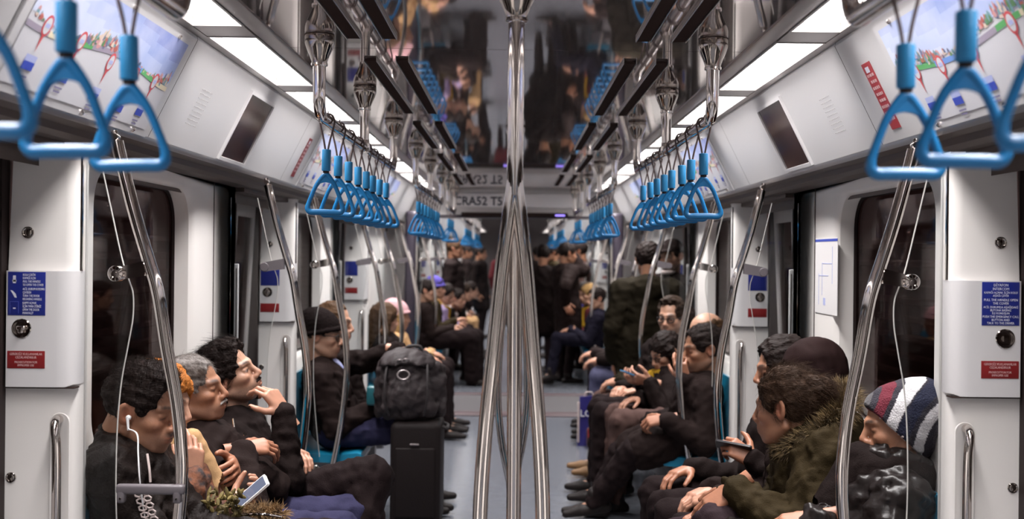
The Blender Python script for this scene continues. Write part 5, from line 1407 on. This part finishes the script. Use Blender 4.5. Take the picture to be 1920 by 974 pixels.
# ------------------------------------------------------------------ left row, second seats
d = 6.62
pE = person('man in black beanie, glasses and dark coat with blue shirt collar, seated', 0, seatpel(-1, d, 1.02), P(604, 628, d), (-6, 6, 0), 1.06, SK3, hat=dict(style='beanie', mat=cloth('beanie_black', (.014, .010, .010), .9)), hair=dict(style='short', mat=HDARK, hairt=.004), top=dict(mat=BLACKW, thick=.032, name='coat', shirt=SHIRTB, collar=.07), legs=dict(mat=JEANS, R=dict(knee=(-.60, d-.08, .55)), fat=.02), h=.004, hb=.010, seed=19, hk=dict(stubble=.15), arms=dict(R=dict(wrist=(-.78, d-.08, .68)), L=dict(wrist=(-.72, d+.10, .68))))
glasses(pE, r=.0034)
d = 7.05
pF = person('balding man beside the beanie wearer, one hand resting on the backpack', 0, seatpel(-1, d, 1.0), P(626, 606, d), (-4, 4, 0), 1.06, SK3, hair=dict(style='recede', mat=HBROWN, hairt=.006), top=dict(mat=BLACKC, thick=.03), legs=dict(mat=DTROU), h=.004, hb=.010, seed=21, hk=dict(stubble=.25),
            arms=dict(R=dict(wrist=P(748, 655, 6.52), u=(.9, -.25, -.05), back=(.05, -.1, .95), curl=[34, 38, 40, 44], hint=(0, -.3, -.9)), L=dict(wrist=P(690, 772, 6.92), u=(.85, -.2, .15), back=(.1, -.9, .3), curl=[45, 48, 50, 52], thumb=(.9, .3), hint=(-.3, .4, -.8))))
# ------------------------------------------------------------------ right row, second seats
d = 6.60
pS1 = person('man with short dark hair leaning on his hand, black coat, long pointed shoe stretched out', 180, seatpel(1, d, 1.02), P(1318, 654, d), (192, 8, 0), 1.10, SK2, hair=dict(style='short', mat=HBLACK, hairt=.010, strands=(4000, .02, 'crown')), top=dict(mat=BLACKW, thick=.034, name='coat', coat=1), legs=dict(mat=DTROU, L=dict(knee=P(1185, 850, 6.45), ankle=P(1118, 935, 6.55), toe=(-1, -.15, -.14)), R=dict(knee=P(1165, 850, 6.8), ankle=(.50, 6.8, .095)), fat=.02), h=.004, hb=.010, seed=23, hk=dict(stubble=.55, nose=1.1),
            arms=dict(R=dict(wrist=P(1283, 712, 6.46), u=(-.30, .05, .95), back=(-.5, -.8, 0), curl=[28, 34, 60, 64], thumb=(.8, .3), hint=(.2, -.2, -1)), L=dict(wrist=P(1246, 786, 6.36), u=(-.9, .1, -.15), back=(-.1, -.5, .8), curl=[48, 50, 52, 54], thumb=(.9, .3))))
d = 7.05
pS2 = person('bald man behind the leaning man, hand resting on his thigh', 180, seatpel(1, d, 1.08), P(1322, 626, d), (195, 8, 0), 1.06, SK3, hair=dict(style='bald', mat=HBROWN, hairt=.003), top=dict(mat=BLACKC, thick=.03), legs=dict(mat=BROWNT), h=.0045, hb=.011, seed=25, arms=dict(L=dict(wrist=P(1202, 792, 6.9), u=(-.9, .1, -.05), back=(-.1, -.3, .9), curl=20)))
d = 7.38
pS3 = person('woman in glasses and yellow scarf leaning over a blue phone', 180, seatpel(1, d, 1.0), P(1247, 660, d), (207, 26, 0), 1.0, SK3, hair=dict(style='long', mat=HBLACK, hairt=.012), hat=None, top=dict(mat=BLACKC, thick=.028, scarf=MUST, scarfr=.036), legs=dict(mat=DTROU), h=.0045, hb=.011, hk=dict(fem=1), seed=27, body=.94,
            arms=dict(L=dict(wrist=P(1218, 716, 7.1), u=(-.9, -.05, .2), back=(.2, -.6, -.5), curl=[40, 44, 48, 50]), R=dict(wrist=P(1205, 722, 7.2), u=(-.8, -.2, .25), back=(0, -.2, -.9), curl=40)))
glasses(pS3); phone(P(1184, 703, 7.12), (-.8, -.3, .35), (.5, .2, .8), 'blue phone in the hands of the yellow scarf woman', None, mat('phone_blue', (.06, .22, .42), .35))
d = 7.8
pS4 = person('man with short dark hair, black glasses and beard facing the camera', 215, seatpel(1, d, 1.02), P(1259, 595, d), (240, 6, 0), 1.07, SK3, hair=dict(style='recede', mat=HDARK, hairt=.012, top=.008), top=dict(mat=BLACKC, thick=.03), legs=dict(mat=DTROU), h=.0045, hb=.011, seed=29, hk=dict(stubble=.75, open=1))
glasses(pS4, r=.0042)
d = 8.12
pS4b = person('passenger in tan boots, mostly hidden behind the man in black glasses', 180, seatpel(1, d, 1.05), P(1276, 606, d), (180, 0, 0), 1.0, SK3, hair=dict(style='short', mat=HBLACK, hairt=.016), top=dict(mat=DGREEN, thick=.03), legs=dict(mat=BROWNT, L=dict(knee=(.66, d-.1, .52), ankle=(.62, d-.05, .095)), R=dict(knee=(.64, d+.1, .52), ankle=(.60, d+.15, .095))), shoes=SHOET, h=.006, hb=.012, seed=31)
d = 8.72
pS5 = person('standing passenger seen from behind in dark green hooded coat', 90, (1.0, d, .92), P(1214, 487, d), (92, 8, 0), 1.02, SK2, hair=dict(style='short', mat=HBLACK, hairt=.018), top=dict(mat=DGREEN, thick=.042, name='coat', coat=1, hood=1, collar=.08, collart=.026), legs=dict(mat=DTROU), standing=True, h=.006, hb=.012, seed=33, shoulders=.185)
d = 9.05
pS6 = person('bearded standing man in dark cap with pale mask below his chin', 245, (1.18, d, .90), P(1258, 480, d), (232, 6, 0), 1.04, SK3, hat=dict(style='cap', mat=BLACKC), hair=dict(style='short', mat=HBLACK, hairt=.008), top=dict(mat=BLACKC, thick=.04), legs=dict(mat=DTROU), standing=True, h=.006, hb=.012, seed=35, hk=dict(stubble=.9))
local_mesh(pS6, 'face_mask', lambda v: (v.ell((.05, 0, -.115), (.062, .052, .022), k=.01)), WHITEC, h=.006)
# ------------------------------------------------------------------ third rows and the far carriage: coarser but whole figures
F = dict(h=.008, hb=.017)
def far_sit(s, d, px, py, label, top, legs=DTROU, hat=None, hair=None, x=1.03, yaw=None, pitch=8, seed=1, skin=SK3, arms=None, lk=None, scarf=None, hs=1.02, fem=0):
    H = P(px, py, d); fc = 0 if s < 0 else 180
    tp = dict(mat=top, thick=.03)
    if scarf: tp['scarf'] = scarf
    lg = dict(mat=legs); lg.update(lk or {})
    return person(label, fc, seatpel(s, d, x), H, (yaw if yaw is not None else fc, pitch, 0), hs, skin, hair=hair or dict(style='short', mat=HBLACK, hairt=.014), hat=hat, top=tp, legs=lg, arms=arms, seed=seed, hk=dict(fem=fem), **F)
far_sit(-1, 9.75, 722, 598, 'seated passenger in dark hooded jacket with brown hair, beyond the backpack', BLACKC, hair=dict(style='long', mat=HBROWN, hairt=.02), yaw=20, seed=41)
far_sit(-1, 10.2, 745, 592, 'seated passenger in pale pink hat with blond hair beside gangway jamb', BEIGE, hat=dict(style='beanie', mat=PINKC), hair=dict(style='long', mat=HBLOND, hairt=.008), yaw=15, seed=42, fem=1)
far_sit(1, 9.75, 1192, 560, 'seated passenger in light blue jeans hidden behind the green coat', BLACKC, JEANSL, lk=dict(L=dict(knee=(.71, 9.66, .54)), R=dict(knee=(.73, 9.88, .53))), seed=43)
far_sit(1, 10.4, 1172, 565, 'seated passenger in dark clothes next to the right gangway jamb', CHAR, lk=dict(L=dict(knee=(.74, 10.3, .53)), R=dict(knee=(.76, 10.5, .53))), seed=44)
# far carriage, left bench
far_sit(-1, 13.7, 802, 545, 'dark haired passenger in black coat just past left gangway jamb', BLACKW, lk=dict(R=dict(knee=(-.50, 13.6, .56)), L=dict(knee=(-.46, 13.85, .56)), fat=.05), seed=45, yaw=-10)
far_sit(-1, 14.2, 818, 540, 'passenger in bright violet hat on far carriage bench', OLIVE, hat=dict(style='beanie', mat=PURPC), seed=46, yaw=-10, arms=dict(R=dict(wrist=(-.72, 14.05, .74))))
far_sit(-1, 14.8, 838, 552, 'passenger with lilac scarf looking down on far carriage bench', LILAC, scarf=MUST, seed=47, yaw=-30, pitch=25)
far_sit(-1, 15.3, 858, 560, 'passenger in dark jacket with white scarf on far carriage bench', BLACKC, scarf=WHITEC, seed=48, yaw=-20)
far_sit(-1, 17.2, 872, 548, 'passenger with pale sleeves on the second far bench', WHITEC, hair=dict(style='short', mat=HDARK, hairt=.012), seed=49, lk=dict(mat=BEIGE))
far_sit(-1, 18.0, 884, 545, 'small dark seated figure deep in the far carriage, left bench', BLACKC, seed=50)
# far carriage, right bench
far_sit(1, 13.75, 1118, 560, 'passenger with crossed legs and dark shoes on far right bench', NAVY, NAVY, seed=51, x=.98, yaw=200, lk=dict(L=dict(knee=(.52, 13.6, .58), ankle=(.46, 13.55, .18), toe=(-1, -.1, -.2)), R=dict(knee=(.56, 13.85, .54), ankle=(.42, 13.8, .095))))
far_sit(1, 14.3, 1104, 552, 'passenger with blond hair and orange bag on far right bench', BURG, hair=dict(style='long', mat=HBLOND, hairt=.012), seed=52, scarf=MUST, yaw=200)
far_sit(1, 14.9, 1095, 548, 'passenger in violet scarf on far right bench, looking down', BLACKC, JEANS, scarf=PURPC, seed=53, yaw=205, pitch=20)
far_sit(1, 15.4, 1080, 552, 'passenger in grey jacket on far right bench', GREYC, seed=54, yaw=200)
far_sit(1, 17.4, 1062, 545, 'small seated figure deep in the far carriage, right bench', BLACKC, seed=55)
def far_stand(x, d, py, label, face, top, legs=DTROU, hat=None, hair=None, seed=1, lean=0, arms=None, skin=SK2, thick=.04):
    px = P(964, py, d); H = arr((x+lean, d, px.z)); 
    return person(label, face, (x, d, .92), H, (face, 8, 0), 1.02, skin, hair=hair or dict(style='short', mat=HBLACK, hairt=.014), hat=hat, top=dict(mat=top, thick=thick, coat=1), legs=dict(mat=legs), standing=True, arms=arms, seed=seed, **F)
far_stand(.66, 14.1, 474, 'standing man in long black coat reaching for a strap in far carriage', 20, BLACKW, seed=61, thick=.05, arms=dict(L=dict(wrist=(.72, 14.35, 1.58), u=(0, 0, 1), back=(1, 0, 0), curl=70, hint=(.6, 0, -.3)), R=dict(wrist=(.62, 13.85, .98), u=(.3, -.5, -.5), back=(0, -1, 0))))
far_stand(.38, 14.9, 478, 'standing dark figure near the middle of the far carriage', 80, BLACKC, seed=62)
far_stand(-.80, 15.6, 468, 'standing person with brown hair leaning on left far door', -10, CHAR, hair=dict(style='short', mat=HBROWN, hairt=.012), seed=63)
far_stand(.9, 15.9, 470, 'standing person in brown jacket at right far door', 170, BROWNT, seed=64)
far_stand(.62, 19.0, 474, 'small standing figure in olive deep on the right', 200, OLIVE, seed=68)

far_stand(-.62, 21.5, 476, 'tiny standing figure deep in the far carriage, left of the centre pole', -20, BLACKC, seed=71)
far_stand(-.95, 23.0, 474, 'tiny standing figure by the far left wall, behind the other', 10, CHAR, seed=72)
far_stand(.45, 22.5, 475, 'tiny standing figure deep in the far carriage, right of the centre pole', 100, BLACKC, seed=73)
far_stand(-.25, 25.5, 476, 'tiniest standing figure at the far end, left of the centre pole', 80, BURG, seed=74)
far_stand(.95, 25.0, 474, 'tiny standing figure at the far right wall of the far carriage', 190, CHAR, seed=75)
# ================================================================== BAGS ON THE FLOOR
# rolling suitcase with the backpack on top
SUIT = mat('suitcase_fabric', (.011, .0075, .0075), .6, bump=(180, .2), spec=.15); PACK = mat('backpack_fabric', (.022, .016, .017), .62, bump=(120, .3), var=(9, .5, (.04, .03, .032)), spec=.25); WEB = mat('webbing', (.02, .015, .016), .7); BUCK = mat('buckle_grey', (.22, .19, .19), .35, .4)
cx_, dy_ = -.525, 6.42
t = empty('rolling_suitcase', (cx_, dy_, 0))
m1 = MB(); m1.box((cx_-.14, dy_-.19, .045), (cx_+.135, dy_+.19, .635), SUIT, .035); m1.build('shell', t)
m1 = MB(); m1.box((cx_-.11, dy_-.205, .12), (cx_+.105, dy_-.185, .50), SUIT, .012); m1.build('front_pocket', t)
m1 = MB(); m1.tube(smooth_path([(cx_+.137, dy_-.07, .60), (cx_+.160, dy_-.065, .59), (cx_+.162, dy_, .585), (cx_+.160, dy_+.065, .59), (cx_+.137, dy_+.07, .60)], 4), .009, WEB, 8); m1.build('side_handle', t)
m1 = MB(); m1.box((cx_-.03, dy_-.212, .515), (cx_+.02, dy_-.200, .525), BUCK, .003); m1.build('zip_tab', t)
for a in (-1, 1):
    for b in (-1, 1):
        m1 = MB(); m1.cyl((cx_+a*.11-.012, dy_+b*.15, .025), (cx_+a*.11+.012, dy_+b*.15, .025), .025, RUBBER); m1.box((cx_+a*.11-.016, dy_+b*.15-.012, .025), (cx_+a*.11+.016, dy_+b*.15+.012, .055), WEB, .003); m1.build('wheel', t)
tag(t, 'black rolling suitcase standing in the aisle under the backpack', 'suitcase')
bx_, by_, bz_ = -.575, 6.42, .640
t = empty('backpack', (bx_, by_, bz_))
v = Vol((bx_-.26, by_-.24, bz_-.02), (bx_+.26, by_+.24, bz_+.45), .008)
v.ell((bx_, by_, bz_+.16), (.195, .14, .185), k=.02); v.ell((bx_-.015, by_-.01, bz_+.25), (.165, .135, .135), k=.03); v.ell((bx_-.01, by_-.10, bz_+.13), (.14, .09, .12), k=.02); v.cone((bx_+.13, by_, bz_+.05), (bx_+.14, by_, bz_+.26), .07, .06, k=.03); v.cone((bx_-.14, by_, bz_+.05), (bx_-.13, by_, bz_+.24), .06, .05, k=.03)
v.cone((bx_-.1, by_-.1, bz_+.055), (bx_+.1, by_-.1, bz_+.055), .055, .055, k=.03); v.half((0, 0, bz_+.004), (0, 0, -1), .01)
v.wob(.007, .09, 4); v.wob(.003, .04, 6); V, Q = v.mesh(); mesh_object('pack_body', V, Q, [PACK], None, t)
v = Vol((bx_-.22, by_-.24, bz_+.19), (bx_+.22, by_+.2, bz_+.43), .008); v.ell((bx_-.015, by_-.02, bz_+.285), (.165, .150, .105), k=.02); v.half((0, by_-.03, bz_+.275), (0, -.25, -1), .01); v.wob(.006, .07, 8); V, Q = v.mesh(); mesh_object('top_flap', V, Q, [PACK], None, t)
m1 = MB(); c = arr((bx_-.02, by_-.178, bz_+.255)); m1.loop([tuple(c+arr((.032*math.cos(a), -.012+.01*math.sin(a), .024*math.sin(a)))) for a in [2*math.pi*k/16 for k in range(16)]], .0055, BUCK, 8); m1.build('ring_handle', t)
m1 = MB()
for (dx_, dz_) in ((-.045, .325), (-.01, .33)): m1.loop([(bx_+dx_+.016*math.cos(a), by_-.15-.02*math.sin(a)*.3, bz_+dz_+.010*math.sin(a)) for a in [2*math.pi*k/12 for k in range(12)]], .005, BUCK, 7)
m1.build('logo_badge', t)
m1 = MB(); m1.tube(smooth_path([(bx_-.02, by_-.03, bz_+.375), (bx_-.01, by_-.03, bz_+.398), (bx_+.05, by_-.03, bz_+.400), (bx_+.07, by_-.03, bz_+.375)], 5), .009, WEB, 8); m1.build('carry_loop', t)
for x in (-.11, .10):
    m1 = MB(); m1.tube(smooth_path([(bx_+x, by_-.08, bz_+.34), (bx_+x*1.1, by_-.17, bz_+.24), (bx_+x*1.1, by_-.19, bz_+.12), (bx_+x*.9, by_-.16, bz_+.03)], 5), .006, WEB, 6); m1.build('strap', t)
m1 = MB(); m1.box((bx_-.245, by_+.0, bz_+.06), (bx_-.17, by_+.08, bz_+.17), mat('bottle_teal', (.012, .10, .12), .4), .015); m1.build('teal_pouch', t)
tag(t, 'bulky black backpack with grey buckles sitting on top of the suitcase', 'backpack')
# shopping bag with letters
t = empty('shopping_bag', (.62, 9.45, 0)); m1 = MB(); BAGB = mat('bag_blue', (.03, .025, .17), .4, bump=(12, .3))
m1.add([(.535, 9.36, .002), (.705, 9.36, .002), (.705, 9.55, .002), (.535, 9.55, .002), (.55, 9.38, .40), (.70, 9.40, .41), (.69, 9.50, .40), (.555, 9.49, .39)], [(0, 1, 2, 3), (0, 1, 5, 4), (1, 2, 6, 5), (2, 3, 7, 6), (3, 0, 4, 7), (4, 5, 6, 7)], BAGB); m1.build('bag_body', t)
m1 = MB(); m1.box((.530, 9.352, .03), (.548, 9.37, .36), WHITEC, .003); m1.build('pale_edge', t)
m1 = MB(); m1.tube(smooth_path([(.59, 9.40, .40), (.60, 9.40, .435), (.65, 9.40, .435), (.66, 9.40, .40)], 5), .006, WHITEC, 7); m1.build('bag_handle', t)
text('LC', .075, (.596, 9.366, .265), (1, 0, 0), (0, .05, 1), LETW, t, bold=.002)
tag(t, 'dark blue shopping bag with white letters LC on the floor', 'bag')
t = MB(); t.box((.600, 9.21, .004), (.74, 9.33, .17), mat('bag_dark_red', (.05, .014, .016), .5, bump=(14, .3)), .03); t.box((.608, 9.202, .09), (.70, 9.212, .165), mat('bag_red', (.38, .02, .025), .4), .004)
tag(t.build('red_bag', origin=(.67, 9.27, 0)), 'dark red bag on the floor beside the blue shopping bag', 'bag')
